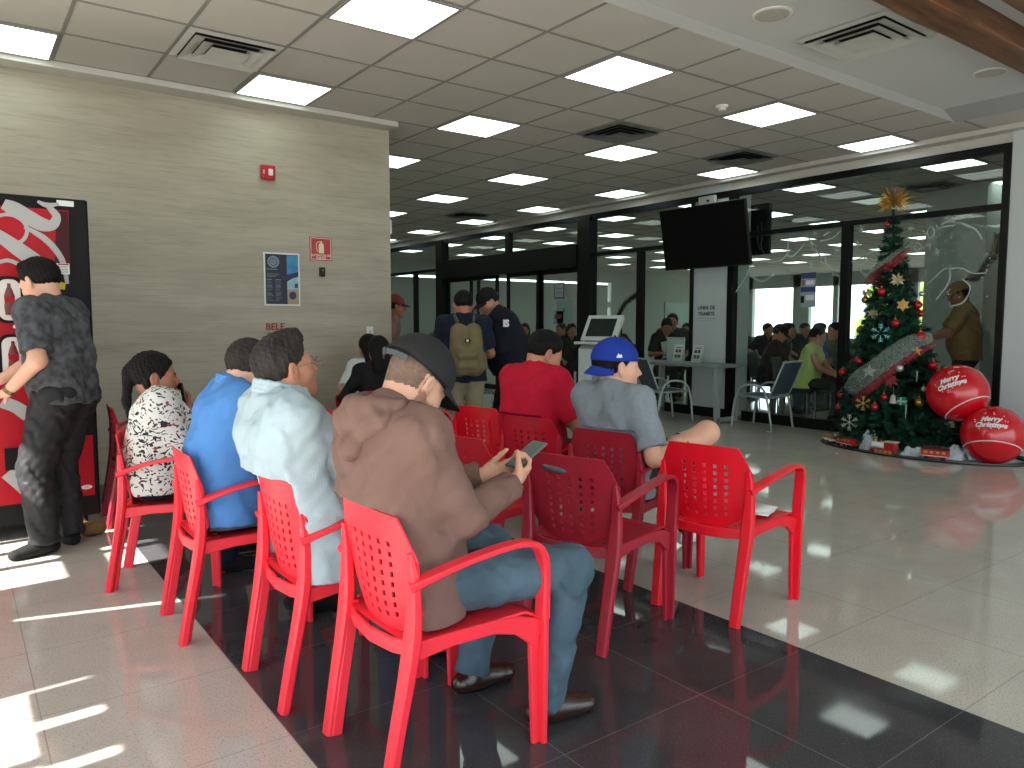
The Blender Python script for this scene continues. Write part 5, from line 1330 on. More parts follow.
for (x, y, z_, lb) in ((8.12, 7.12, 0, 'leaflet holder with dark pictures in front of the pale board'), (8.14, 6.80, 0, 'clear leaflet holder standing against the white column')):
    o = thing('leaflet_holder', lb, 'leaflet holder', (x, y, .765), 0, 'leaflet holders on the counter table'); R_ = Matrix.Rotation(radians(14), 4, 'Y')
    q = MB().box((-.004, -.085, .0), (.004, .085, .25)).box((-.004, -.085, 0), (.07, .085, .006)).build('leaflet', mat('leaflet_white', rgb(196, 204, 202), .5), o); q.matrix_local = R_
    b = MB()
    for zz in (.135, .06): b.box((-.0055, -.05, zz), (-.0042, -.005, zz + .045)); b.box((-.0055, .005, zz), (-.0042, .05, zz + .045))
    b.box((-.0055, -.06, .20), (-.0042, .05, .212)); q = b.build('print', mat('leaflet_print', rgb(64, 70, 70), .6), o); q.matrix_local = R_
    q = MB().box((-.012, -.09, 0), (-.009, .09, .12)).box((-.012, -.092, 0), (.06, -.088, .1)).box((-.012, .088, 0), (.06, .092, .1)).build('holder', M_glass, o); q.matrix_local = R_

M_tube = mat('chair_tube_silver', rgb(160, 170, 170), .35, metal=.3); M_sling = mat('sling_mesh', rgb(76, 90, 98), .7, bump=.4, bscale=400)
def sling_chair(x, y, hd, label):
    t = thing('sling_chair', label, 'chair', (x, y, 0), radians(hd), 'grey sling chairs by the glass')
    for s in (1, -1):
        pts = smooth_path([(.30, s*.27, 0), (.27, s*.27, .30), (.22, s*.27, .47), (.12, s*.27, .545), (-.04, s*.27, .545), (-.13, s*.27, .48), (-.19, s*.27, .28), (-.24, s*.27, 0)], 5)
        MB().tube(pts, .014, 8).build('side_loop', M_tube, t, smooth=True)
        MB().tube([(.24, s*.245, .415), (-.16, s*.245, .40), (-.20, s*.245, .45), (-.36, s*.245, .84)], .012, 8).build('seat_rail', M_tube, t, smooth=True)
    MB().tube([(-.36, -.245, .84), (-.36, .245, .84)], .012, 8).tube([(.24, -.27, .415), (.24, .27, .415)], .012, 8).tube([(-.17, -.27, .40), (-.17, .27, .40)], .012, 8).build('crossbar', M_tube, t, smooth=True)
    for nm, P_ in (('seat', [(.24, .418), (.04, .395), (-.16, .402)]), ('backrest', [(-.19, .44), (-.27, .62), (-.355, .835)])):
        vs = [(px_, yy, pz) for px_, pz in P_ for yy in (-.24, .24)]; o = MB().add(vs, [(0, 1, 3, 2), (2, 3, 5, 4)]).build(nm, M_sling, t); q = o.modifiers.new('s', 'SOLIDIFY'); q.thickness = .006; q.offset = 0
sling_chair(7.64, 6.93, -20, 'grey sling chair pulled up to the left end of the counter table')
sling_chair(8.10, 5.66, 97, 'grey sling chair between the counter table and the tree')

# ------------------------------------------------------------------ Christmas tree
TX, TY = 7.95, 4.0
M_pine = mat('pine_green', rgb(20, 62, 44), .6, var=.5, vscale=5, spec=.3); M_bark = mat('trunk_brown', rgb(60, 44, 32), .8)
tree = thing('christmas_tree', 'tall decorated Christmas tree in front of the glass', 'tree', (TX, TY, 0))
MB().tube([(0, 0, .04), (0, 0, 1.2), (-.02, .06, 2.45)], [.035, .025, .01], 8).build('trunk', M_bark, tree)
MB().tube([(-.22, 0, .02), (0, 0, .14), (.22, 0, .02)], .012, 6).tube([(0, -.22, .02), (0, 0, .14), (0, .22, .02)], .012, 6).build('stand', M_black, tree)
def trad(z): return max(.04, .56*(2.5 - z)/2.25) if z > .3 else .54
rr = random.Random(11); V = []; F = []; br = MB(); V2 = []
def needle_spray(p, d, ln, n, nl):
    d = Vector(d).normalized()
    for k in range(n):
        f_ = rr.uniform(.12, 1); q = Vector(p) + d*ln*f_
        side = d.orthogonal().normalized(); side.rotate(Matrix.Rotation(rr.uniform(0, 2*pi), 3, d))
        nd = (side*.8 + d*.75).normalized(); l_ = nl*rr.uniform(.7, 1.2); wv = nd.cross(d).normalized()*.0042
        b0 = len(V); V.extend([tuple(q - wv), tuple(q + wv), tuple(q + nd*l_ + wv*.5), tuple(q + nd*l_ - wv*.5)]); F.append((b0, b0+1, b0+2, b0+3))
z = .16
while z < 2.45:
    R0 = trad(z); nb = int(8 + R0*34); a0 = rr.uniform(0, 6)
    for i in range(nb):
        a = a0 + 2*pi*i/nb + rr.uniform(-.2, .2); ln = R0*rr.uniform(.82, 1.12); dz = rr.uniform(-.25, .12)
        base = Vector((-.02*(z/2.4), .06*(z/2.4), z)); d = Vector((cos(a), sin(a), dz)); n_ = int(40 + ln*230)
        br.tube([base, base + d.normalized()*ln], [.006, .003], 4, cap=False)
        needle_spray(base, d, ln, n_, .055)
        for s_ in (1, -1):
            if ln > .15:
                d2 = Vector((cos(a + s_*.6), sin(a + s_*.6), dz + .1)); p2 = base + d.normalized()*ln*.5; needle_spray(p2, d2, ln*.42, int(n_*.35), .05)
    z += .075 + .02*z/2.4
needle_spray((-.02, .06, 2.36), (0, 0, 1), .2, 60, .045)
fo = MB().add(V, F).mat(1); fo.add(br.v, br.f); fo.build('foliage', [M_pine, M_bark], tree)
# ornaments hang on the tree: each one its own thing
OB = {'red': mat('bauble_red', rgb(170, 16, 34), .18, spec=.6, metal=.3), 'gold': mat('bauble_gold', rgb(170, 124, 52), .2, metal=.8), 'silver': mat('bauble_silver', rgb(196, 192, 190), .18, metal=.7)}
M_gold = mat('gold_glitter', rgb(196, 160, 84), .4, metal=.5, bump=.5, bscale=300); M_silv = mat('silver_glitter', rgb(190, 200, 186), .4, metal=.3); M_ice = mat('icy_blue', rgb(140, 214, 216), .4)
def bauble(c, r, kind, label):
    c = Vector(c); t = thing('bauble', label, 'ornament', c, 0, '%s baubles on the tree' % kind)
    MB().ball((0, 0, 0), r, 20).build('ball', OB[kind], t, smooth=True); MB().lathe([(r*.22, r*.93), (r*.22, r*1.15), (.002, r*1.2)], n=10).tube([(0, 0, r*1.15), (0, 0, r*1.15 + .03)], .0015, 5).build('hook_cap', M_gold, t)
reds = [((7.70, 4.42, .779), .042, 'lone red bauble at the left edge beside the black post'), ((7.68, 4.23, .906), .050, 'red bauble upper left of the pale ribbon, larger of the left pair'), ((7.78, 3.66, 1.171), .052, 'large red bauble right of the wide ribbon, halfway up'), ((7.50, 3.86, .563), .036, 'red bauble below the wide ribbon beside the silver bell'), ((7.46, 3.93, .459), .040, 'red bauble under the gold snowflake'),
        ((7.83, 3.55, .888), .045, 'orange-red bauble at the right edge, lower'), ((7.83, 3.72, 1.487), .042, 'red bauble right of the gold star'), ((7.88, 4.09, 2.33), .028, 'highest red bauble near the tree top'), ((7.67, 4.44, .40), .034, 'lowest red bauble at the left edge'), ((7.72, 4.04, 1.63), .045, 'red bauble partly under the branches above the silver balls'),
        ((7.67, 3.86, 1.306), .040, 'red bauble above the end of the wide ribbon'), ((7.68, 4.42, .54), .040, 'red bauble behind the lower left end of the ribbon'), ((7.90, 3.72, 1.40), .032, 'small red bauble on the right edge, upper')]
for c, r, lb in reds: bauble(c, r, 'red', lb)
for c, r, lb in [((7.64, 3.58, .527), .046, 'gold bauble low on the tree next to the big red balls'), ((7.78, 4.28, 1.232), .046, 'gold bauble at the left edge above the icy snowflake'), ((7.90, 3.52, .82), .044, 'brownish gold bauble at the right edge'), ((7.79, 4.25, 1.55), .040, 'pale gold bauble below the upper ribbon')]: bauble(c, r, 'gold', lb)
for c, r, lb in [((7.90, 3.72, 1.60), .028, 'small silver bauble in the upper right'), ((7.59, 3.76, .857), .040, 'silver bauble under the red edge of the wide ribbon'), ((7.70, 3.57, .654), .026, 'small silver bauble beside the big red ball')]: bauble(c, r, 'silver', lb)
def flake(c, r, m, label, arms=6, petals=True, name='snowflake_ornament'):
    c = Vector(c); d = Vector((-.86, -.5, 0)); M_ = frame(c, (.5, -.86, 0), (0, 0, 1)); b = MB()
    for k in range(arms):
        a = 2*pi*k/arms + pi/2; p = Vector((cos(a)*r, sin(a)*r, 0)); b.tube([(0, 0, 0), p], .0035, 5)
        if petals:
            for f_ in (.5, .75):
                for s_ in (1, -1): q = p*f_; e = Vector((cos(a + s_*.8), sin(a + s_*.8), 0))*r*.32; b.tube([q, q + e], .003, 5)
    o = b.build(name, m); o.matrix_world = M_; tag(o, label, 'ornament', 'flat ornaments on the tree'); return o
def star(c, r, m, label, n=5, inner=.45):
    M_ = frame(Vector(c), (.5, -.86, 0), (0, 0, 1)); pl = [((r if k % 2 == 0 else r*inner)*cos(pi/2 + pi*k/n), (r if k % 2 == 0 else r*inner)*sin(pi/2 + pi*k/n)) for k in range(2*n)]
    b = MB(); vs = [(u, v, 0) for u, v in pl] + [(0, 0, .012), (0, 0, -.012)]; b.add(vs, [(k, (k+1) % (2*n), 2*n) for k in range(2*n)] + [((k+1) % (2*n), k, 2*n+1) for k in range(2*n)])
    o = b.build('star_ornament', m); o.matrix_world = M_; tag(o, label, 'ornament', 'flat ornaments on the tree')
flake((7.62, 3.98, 1.204), .095, M_ice, 'icy blue snowflake ornament hanging beside the wide ribbon')
flake((7.46, 4.05, .487), .075, M_gold, 'gold snowflake ornament under the lower end of the ribbon'); flake((7.44, 4.18, .278), .085, M_silv, 'silver snowflake ornament, lowest on the tree above the train')
star((7.73, 3.82, 1.488), .065, M_gold, 'gold six-pointed star ornament in the middle of the tree', 6, .6); star((7.50, 4.02, .815), .075, M_silv, 'pale star ornament lying on the wide ribbon'); star((7.70, 3.65, 1.03), .055, M_gold, 'gold star ornament at the right of the wide ribbon')
def poins(c, r, m, label, n=9, name='poinsettia_ornament'):
    M_ = frame(Vector(c), (.5, -.86, 0), (0, 0, 1)); b = MB(); q = random.Random(int(c[2]*1000))
    for k in range(n):
        a = 2*pi*k/n + q.uniform(-.2, .2); l_ = r*q.uniform(.7, 1.1); w_ = r*.18; e = Vector((cos(a), sin(a), 0)); s_ = Vector((-sin(a), cos(a), 0)); zt = q.uniform(.0, .03)
        b.add([(0, 0, 0), tuple(e*l_*.5 + s_*w_ + Vector((0, 0, zt))), tuple(e*l_ + Vector((0, 0, zt*.4))), tuple(e*l_*.5 - s_*w_ + Vector((0, 0, zt)))], [(0, 1, 2, 3)])
    b.ball((0, 0, .012), r*.14, 8); o = b.build(name, m); o.matrix_world = M_; tag(o, label, 'ornament', 'flat ornaments on the tree')
M_pale = mat('champagne_glitter', rgb(176, 164, 124), .5, metal=.2); M_pet = mat('dusty_red_petals', rgb(140, 44, 50), .7)
poins((7.76, 3.90, 1.744), .08, M_pale, 'champagne flower ornament just below the upper ribbon'); poins((7.73, 4.12, 1.40), .08, M_pale, 'champagne flower ornament left of the gold star'); poins((7.79, 4.24, 1.62), .07, M_pale, 'champagne flower at the left end of the upper ribbon')
poins((7.80, 4.10, 1.72), .07, M_pet, 'dusty red flower under the upper ribbon'); poins((7.58, 3.84, .74), .09, M_pet, 'dusty red flower beside the wide ribbon, lower'); poins((7.86, 3.62, 1.15), .06, M_pale, 'champagne flower beside the largest red bauble')
t = thing('bell_ornament', 'silver bell hanging low on the tree', 'ornament', (7.51, 3.77, .55)); MB().lathe([(.048, -.04), (.040, -.03), (.030, .0), (.026, .03), (.012, .045), (.003, .05)], n=16).build('bell', OB['silver'], t, smooth=True); MB().tube([(0, 0, .05), (0, 0, .12)], .0015, 5).build('string', M_gold, t)
t = thing('parcel_ornament', 'small green and silver parcel ornament beside the bell', 'ornament', (7.53, 3.69, .534)); MB().box((-.03, -.035, -.035), (.03, .035, .035)).build('box', mat('foil_green', rgb(30, 150, 110), .3, metal=.4), t, bevel=.004); MB().box((-.032, -.008, -.037), (.032, .008, .037)).box((-.032, -.037, -.008), (.032, .037, .008)).build('bow', M_silv, t)
for c, l_, lb in (((7.66, 3.62, .83), .11, 'white icicle ornament hanging beside the gold bauble'), ((7.53, 3.65, .50), .13, 'clear icicle ornament below the green parcel')): tag(MB().tube([Vector(c), Vector(c) - Vector((0, 0, l_))], [.007, .002], 8).build('icicle_ornament', M_silv), lb, 'ornament', 'icicles on the tree')
# ribbons of printed mesh
def net_mat(name, col, a=.62):
    m = bpy.data.materials.new(name); m.use_nodes = True; nt = m.node_tree; N = nt.nodes; L = nt.links; p = N['Principled BSDF']; p.inputs['Base Color'].default_value = col; p.inputs['Roughness'].default_value = .6
    tc = N.new('ShaderNodeTexCoord'); v = N.new('ShaderNodeTexVoronoi'); v.feature = 'DISTANCE_TO_EDGE'; v.inputs['Scale'].default_value = 70; L.new(tc.outputs['Object'], v.inputs[0])
    r = N.new('ShaderNodeMapRange'); r.inputs['From Min'].default_value = .03; r.inputs['From Max'].default_value = .12; r.inputs['To Min'].default_value = .95; r.inputs['To Max'].default_value = a; L.new(v.outputs['Distance'], r.inputs[0]); L.new(r.outputs[0], p.inputs['Alpha']); return m
M_netw = net_mat('silver_net', rgb(120, 134, 126), .30); M_netr = net_mat('red_net', rgb(140, 26, 44), .45)
def ribbon3(name, pts, wd, m, label, group, off=(0, 0, 0)):
    P_ = smooth_path([tuple(p) + (w_,) for p, w_ in zip(pts, wd)], 6); vs = []; n = len(P_)
    for i, p in enumerate(P_):
        a = Vector(P_[max(0, i-1)][:3]); c = Vector(P_[min(n-1, i+1)][:3]); d = (c - a).normalized(); out = Vector((-.86, -.5, .1)); s_ = d.cross(out).normalized()
        for j in range(7):
            u = (j/6 - .5)*p[3]; vs.append(Vector(p[:3]) + Vector(off) + s_*u + out*(.035*(1 - (2*u/p[3])**2) + .008*sin(i*1.7 + j)))
    o = MB().add(vs, [(i*7+j, i*7+j+1, (i+1)*7+j+1, (i+1)*7+j) for i in range(n-1) for j in range(6)]).build(name, m, None, smooth=True)
    return tag(o, label, 'ribbon', group)
r1 = [(7.90, 3.86, 2.07), (7.80, 3.95, 1.96), (7.78, 4.10, 1.85), (7.80, 4.26, 1.71)]; r2 = [(7.88, 3.60, 1.19), (7.68, 3.70, 1.10), (7.56, 3.82, .97), (7.50, 3.96, .82), (7.50, 4.10, .69), (7.56, 4.25, .57)]
ribbon3('mesh_ribbon', r1, [.03, .11, .11, .05], M_netr, 'upper red mesh ribbon slanting across the tree', 'mesh ribbons on the tree'); ribbon3('mesh_ribbon', r1, [.02, .05, .06, .02], M_netw, 'narrow silver edge ribbon on top of the upper red ribbon', 'mesh ribbons on the tree', (-.03, -.01, .05))
ribbon3('mesh_ribbon', r2, [.08, .17, .20, .22, .26, .18], M_netw, 'wide silver mesh ribbon slanting down the middle of the tree', 'mesh ribbons on the tree'); ribbon3('mesh_ribbon', [(a+.02, c-.03, e-.10) for a, c, e in r2], [.04, .08, .09, .09, .09, .08], M_netr, 'lower red mesh ribbon running below the wide silver one', 'mesh ribbons on the tree')
# topper
M_top = mat('gold_topper', rgb(176, 138, 62), .45, metal=.4, var=.3, vscale=30); b = MB(); q = random.Random(5)
for k in range(170):
    d = Vector((q.gauss(0, 1), q.gauss(0, 1), q.gauss(.25, .9))).normalized(); l_ = q.uniform(.08, .22); s_ = d.orthogonal().normalized()*.0045; c = Vector((0, 0, 0))
    b.add([tuple(c - s_), tuple(c + s_), tuple(d*l_*.6 + s_ + Vector((0, 0, .005))), tuple(d*l_ + Vector((0, 0, -.02 if k % 3 else .03)))], [(0, 1, 2, 3)])
t = b.build('tree_topper', M_top); t.location = (7.93, 4.06, 2.56); tag(t, 'spiky gold tinsel burst on top of the tree', 'tree topper')
# snow cloths, track and train
M_snow = mat('snow_cloth', rgb(206, 220, 228), .9, bump=.3, bscale=60)
for c, r, lb in (((7.62, 4.32, 0), (.13, .16, .12), 'crumpled white snow cloth at the left under the tree'), ((7.54, 3.98, 0), (.10, .13, .22), 'tallest crumpled white snow cloth in front of the tree stand'), ((7.50, 3.55, 0), (.09, .12, .10), 'small white snow cloth behind the last red carriage'), ((7.66, 3.20, 0), (.10, .12, .15), 'white snow cloth beside the big red balls')):
    s = Solid(.03); q = random.Random(int(r[2]*100)); 
    for k in range(7): s.cap((c[0] + q.uniform(-1, 1)*r[0]*.7, c[1] + q.uniform(-1, 1)*r[1]*.8, .01), (c[0] + q.uniform(-1, 1)*r[0]*.4, c[1] + q.uniform(-1, 1)*r[1]*.6, r[2]*q.uniform(.4, .9)), .03, .016)
    tag(solid_obj('snow_cloth', s.mesh(.010, wr=folds(.006, .06, 2), clip=[((0, 0, .004), (0, 0, -1))]), M_snow), lb, 'cloth', 'snow cloths under the tree')
EC = (7.92, 3.70); RX, RY = .56, .98
def tp(a, k=1.0, z=0): return Vector((EC[0] + RX*k*cos(a), EC[1] + RY*k*sin(a), z))
t = thing('toy_track', 'black oval toy railway track on the floor round the tree', 'toy track', (0, 0, 0)); n = 72
MB().tube([tp(2*pi*i/n, 1, .006) for i in range(n)], 0, up=(0, 0, 1), rect=(.012, .085), closed=True).build('track_bed', mat('track_black', rgb(24, 24, 26), .6), t)
for k in (.965, 1.035): MB().tube([tp(2*pi*i/n, k, .016) for i in range(n)], .004, 6, closed=True).build('rail', mat('rail_steel', rgb(120, 120, 120), .3, metal=.8), t)
M_tred = mat('toy_red', rgb(176, 26, 30), .35); M_tblk = mat('toy_black', rgb(28, 24, 22), .4); M_tgold = mat('toy_gold', rgb(190, 160, 90), .35, metal=.6)
def wheels(b, xs, r=.020):
    for x in xs:
        for y in (-.036, .036): MB().lathe([(r*.3, -.005), (r, -.004), (r, .004), (r*.3, .005)], (x, y, r + .018), 12, M=Matrix.Rotation(pi/2, 3, 'X')).build('wheel', b[0], b[1])
def car(a, kind, label):
    p = tp(a); d = tp(a + .02) - tp(a - .02); t = thing('toy_' + kind, label, 'toy train', p, atan2(d.y, d.x) + (pi if kind == 'locomotive' else 0), 'toy train under the tree')
    wheels((M_tgold if kind == 'locomotive' else M_tblk, t), (-.07, .07) if kind != 'locomotive' else (-.08, -.035, .01, .06))
    if kind == 'locomotive':
        MB().box((-.12, -.035, .045), (.12, .035, .062)).build('chassis', M_tred, t, bevel=.003)
        MB().tube([(-.02, 0, .095), (.11, 0, .095)], .032, 14).build('boiler', M_white, t, smooth='auto'); MB().box((-.12, -.04, .062), (-.02, .04, .135)).build('cab', M_tred, t, bevel=.003)
        MB().box((-.135, -.048, .135), (-.01, .048, .146)).build('cab_roof', mat('toy_cream', rgb(206, 190, 160), .5), t, bevel=.003); MB().lathe([(.012, .12), (.011, .155), (.018, .175), (.016, .176)], (.085, 0, 0), 12).lathe([(.013, .12), (.012, .14), (.004, .148)], (.03, 0, 0), 12).build('chimney', M_tgold, t)
        MB().add([(.12, -.035, .02), (.12, .035, .02), (.155, 0, .02), (.12, -.03, .06), (.12, .03, .06), (.125, 0, .06)], [(0, 1, 2), (3, 4, 5), (0, 2, 5, 3), (1, 2, 5, 4), (0, 1, 4, 3)]).build('cow_catcher', M_tred, t)
    elif kind == 'wagon':
        MB().box((-.115, -.04, .045), (.115, .04, .115)).build('body', M_tred, t, bevel=.004); MB().box((-.12, -.044, .115), (.12, .044, .124)).build('roof', mat('toy_dark_red', rgb(100, 22, 24), .4), t, bevel=.003)
        b = MB()
        for x in (-.075, -.025, .025, .075):
            for y in (-.0415, .0405): b.box((x - .014, y, .080), (x + .014, y + .001, .102))
        b.build('window', M_tgold, t); MB().box((-.11, -.0415, .055), (.11, .0415, .060)).build('stripe', M_white, t)
    else:
        MB().box((-.10, -.038, .045), (.10, .038, .060)).build('body', M_white, t, bevel=.003); MB().tube([(-.06, 0, .085), (.06, 0, .085)], .024, 12).box((-.10, -.03, .06), (-.07, .03, .10)).build('load', M_tgold, t)
car(radians(127), 'flat_wagon', 'white and gold toy wagon at the far left of the track'); car(radians(149), 'wagon', 'red toy railway carriage, left of the locomotive'); car(radians(176), 'locomotive', 'white and red toy steam locomotive in front of the tree'); car(radians(204), 'wagon', 'red toy railway carriage, right of the locomotive')
# big inflated red balls
M_big = mat('glossy_red_vinyl', rgb(206, 12, 30), .16, spec=.55, coat=.3)
def big_ball(c, r, tilt, label, arc, tilt2):
    c = Vector(c); t = thing('beach_ball', label, 'ball', c, 0, 'big red balls by the tree'); MB().ball((0, 0, 0), r, 48).build('ball', M_big, t, smooth=True)
    fw = (Vector((0, 0, EYE)) - c); fw.z *= 1; fw.normalize(); rt = Vector((0, 0, 1)).cross(fw).normalized(); up = fw.cross(rt)
    rt2 = rt*cos(tilt) + up*sin(tilt); up2 = -rt*sin(tilt) + up*cos(tilt)
    ce, se = cos(radians(24)), sin(radians(24)); f2 = fw*ce + up2*se; u2 = up2*ce - fw*se
    for k, (tx, dv) in enumerate((('Merry', .040), ('Christmas', -.020))):
        o = text_mesh('lettering', tx, r*.25, M_white, t, Matrix.Identity(4), extrude=0, bold=.0035, shear=.35)
        for v in o.data.vertices:
            q = f2*r + rt2*(v.co.x - .03) + u2*(v.co.y + dv); v.co = q.normalized()*(r + .0016)
    q = random.Random(k); b = MB()
    for k in range(14):
        a = q.uniform(0, 2*pi); e = q.uniform(.09, .15); p = (f2*r + rt2*(cos(a)*e*1.2 - .03) + u2*(sin(a)*e*.7 + .02)).normalized()*(r + .001); b.ball(p, .005, 6)
    b.build('speckles', M_white, t)
    rt2 = rt*cos(tilt2) + up*sin(tilt2); up2 = -rt*sin(tilt2) + up*cos(tilt2)
    pts = []
    for k in range(33):
        a = radians(-74 + 148*k/32); f_, x_, z_ = cos(a), sin(a), arc
        z_ = arc - .40*cos(a)**1.0; p = (fw*f_*cos(z_) + rt2*x_*cos(z_) - up2*sin(z_)).normalized()*(r + .001); pts.append(p)
    MB().tube(pts, .0055, 6).build('seam_line', M_white, t, smooth=True)
    MB().lathe([(.012, 0), (.012, .012), (.004, .014)], (0, 0, -r - .001), 10).build('valve', M_white, t)
big_ball((7.74, 3.27, .635), .272, .38, 'upper big red ball resting against the tree branches', .78, .55); big_ball((7.70, 2.93, .272), .268, -.02, 'lower big red ball standing on the floor by the white wall', .60, 0.0)
s = Solid(.01); s.cap((7.98, 3.05, .30), (8.02, 3.02, .50), .05, .045); o = tag(solid_obj('paper_bag', s.mesh(.01), mat('brown_paper', rgb(110, 84, 52), .8)), 'small brown parcel just showing behind the two big red balls', 'parcel')
bpy.data.objects.remove(o)

# ------------------------------------------------------------------ paint and paper on the glass
M_paint = mat('window_paint', rgb(176, 190, 186), .8)
PX = GX - .008
def draw(name, curves, label, w_=.011):
    b = MB()
    for c in curves:
        P_ = smooth_path([(PX, y, z_) for y, z_ in c], 6) if len(c) > 2 else [(PX, y, z_) for y, z_ in c]; b.tube(P_, 0, up=(1, 0, 0), rect=(.003, w_))
    return tag(b.build(name, M_paint), label, 'window painting', 'white window paintings')
def fl(y, z_, r): return [[(y, z_), (y + r*cos(a), z_ + r*sin(a))] for a in [pi/3*k + .3 for k in range(6)]]
draw('painted_swirl', [[(6.45, 1.727), (6.308, 1.905), (6.174, 2.101), (5.857, 2.087), (5.7, 2.164), (5.677, 2.337)]], 'long white S-curve painted on the pane right of the column', .016)
draw('painted_swirl', [[(5.69, 2.16), (5.6, 2.145), (5.452, 2.281)], [(6.24, 1.94), (6.05, 1.85), (5.88, 1.93)]], 'faint painted loops either side of the long S-curve', .02)
draw('painted_garland', [[(5.445, 2.42), (5.316, 2.234), (5.191, 2.068), (5.03, 1.903), (4.971, 1.853)]] + fl(5.44, 2.40, .03) + fl(5.32, 2.23, .04) + fl(5.19, 2.07, .045) + fl(5.03, 1.90, .04), 'slanting painted string of baubles above the blue notice', .018)
draw('painted_swirl', [[(5.238, 2.299), (5.083, 2.321), (4.984, 2.394)], [(5.2, 2.36), (5.12, 2.40)]], 'short white squiggle at the top right of the left pane', .018)
draw('painted_swirl', [[(4.641, 2.031), (4.71, 1.978), (4.707, 1.897), (4.634, 1.859), (4.59, 1.948)]], 'painted white hook beside the tree top', .016)
draw('painted_garland', [[(4.83, 2.021), (4.702, 2.07), (4.562, 2.128)]] + fl(4.68, 2.08, .03), 'short painted string just right of the black post', .014)
draw('painted_swirl', [[(3.979, 1.707), (3.771, 1.889), (3.735, 1.75), (3.858, 1.553)], [(3.76, 1.878), (3.622, 1.88), (3.513, 1.822), (3.38, 1.815)]], 'painted white tent-shaped lines right of the tree', .012)
draw('painted_swirl', [[(3.607, 1.77), (3.525, 1.668), (3.587, 1.525), (3.723, 1.48)]], 'painted white arc in front of the man in the tan shirt', .014)
draw('painted_swirl', [[(3.672, 2.36), (3.505, 2.271), (3.434, 2.163)], [(3.822, 2.36), (3.752, 2.379), (3.682, 2.351)], [(3.82, 2.33), (3.70, 2.33)]], 'painted white slope and scribble near the top right corner', .016)
draw('painted_houses', [[(3.99, 2.28), (3.95, 2.34), (3.91, 2.28), (3.95, 2.22), (3.99, 2.28)], [(4.03, 2.31), (4.0, 2.26)], [(3.90, 2.36), (3.86, 2.31), (3.82, 2.37)], [(4.12, 2.134), (4.08, 2.18), (4.04, 2.134), (4.08, 2.09), (4.12, 2.134)], [(3.99, 2.13), (3.95, 2.16), (3.95, 2.09)]], 'cluster of painted lantern shapes right of the topper', .010)
for i, (y, z_, r, lb) in enumerate([(5.335, 2.017, .05, 'painted snowflake beside the slanting string of baubles'), (5.665, 1.975, .04, 'painted snowflake below the bend of the S-curve'), (5.308, 2.402, .035, 'painted snowflake near the top rail, left pane'), (4.726, 2.392, .045, 'painted snowflake in the top left corner of the right pane'), (4.768, 2.224, .04, 'painted snowflake low beside the black post'), (5.014, 2.162, .05, 'painted snowflake left of the black post'), (3.87, 2.064, .04, 'painted snowflake right of the upper ribbon'), (4.16, 2.35, .04, 'painted bird shape right beside the gold topper'), (3.78, 2.42, .035, 'painted star under the top rail, right pane')]):
    draw('painted_snowflake', fl(y, z_, r), lb, .008)
b = MB(); q = random.Random(9)
for k in range(46): y, z_ = q.uniform(3.35, 4.0), q.uniform(1.5, 2.42); b.box((PX - .002, y - .007, z_ - .007), (PX, y + .007, z_ + .007))
tag(b.build('painted_snow_dots', M_paint), 'painted dots of falling snow on the pane right of the tree', 'window painting', 'white window paintings')
def notice(label, y0, y1, z0, z1, base, parts):
    t = thing('notice', label, 'notice', (PX, (y0+y1)/2, (z0+z1)/2), 0, 'notices on the glass'); w_, h_ = abs(y1-y0)/2, abs(z1-z0)/2
    MB().box((-.003, -w_, -h_), (0, w_, h_)).build('sheet', base, t)
    for nm, m, a in parts: MB().box((-.0045, a[0]*w_, a[1]*h_), (-.0031, a[2]*w_, a[3]*h_)).build(nm, m, t)
nb, nw, nr = mat('notice_blue', rgb(52, 64, 120), .5), mat('notice_pale', rgb(150, 166, 172), .5), mat('notice_red', rgb(110, 36, 34), .5)
notice('blue and white notice taped on the pane left of the tree', 5.277, 5.482, 1.503, 1.927, nw, [('band', nb, (-1, .66, 1, 1)), ('band', nb, (-1, -.12, 1, .18)), ('picture', M_black, (.5, -.75, .95, -.35)), ('picture', mat('notice_skin', rgb(140, 90, 84), .6), (.45, .25, .9, .6)), ('text_block', M_white, (-.8, .3, .3, .55)), ('text_block', M_white, (-.8, -.6, .3, -.3))])
notice('red-framed white notice high on the sliding door', 10.02, 10.29, 1.73, 2.01, nr, [('paper', nw, (-.82, -.82, .82, .82)), ('text_block', nr, (-.5, .2, .5, .3)), ('text_block', nb, (-.5, -.3, .5, -.2))])
notice('pale green sheet on the sliding door behind the small printed notice', 9.82, 10.22, 1.30, 1.70, mat('notice_mint', rgb(130, 160, 150), .5), [('mark', nb, (-.1, 0, .1, .3))])
notice('small notice with dark red print low on the sliding door', 10.04, 10.32, 1.29, 1.52, nw, [('print', nr, (-.7, -.2, .7, .55)), ('text_block', nb, (-.6, -.65, .6, -.55))])
# dark tinsel garlands on the office side of the glass
def garland(pts, label):
    P_ = smooth_path(pts, 10); t = thing('tinsel_garland', label, 'garland', (0, 0, 0), 0, 'dark garlands on the glass'); MB().tube(P_, .012, 6).build('cord', M_bark, t); global V, F; V = []; F = []
    for a, c in zip(P_[:-1], P_[1:]): needle_spray(a, Vector(c) - Vector(a), (Vector(c) - Vector(a)).length, 26, .07)
    MB().add(V, F).build('tinsel', mat('garland_dark', rgb(16, 34, 28), .7), t)
garland([(8.62, 8.85, 1.22), (8.62, 8.80, 1.40), (8.62, 8.66, 1.60), (8.62, 8.45, 1.72), (8.62, 8.29, 1.75)], 'dark green tinsel garland curving behind the glass above the kiosk')
garland([(8.62, 3.62, 1.76), (8.62, 3.5, 1.80), (8.62, 3.42, 1.92), (8.62, 3.36, 2.0), (8.62, 3.33, 2.18)], 'dark green tinsel garland behind the glass near the white wall')
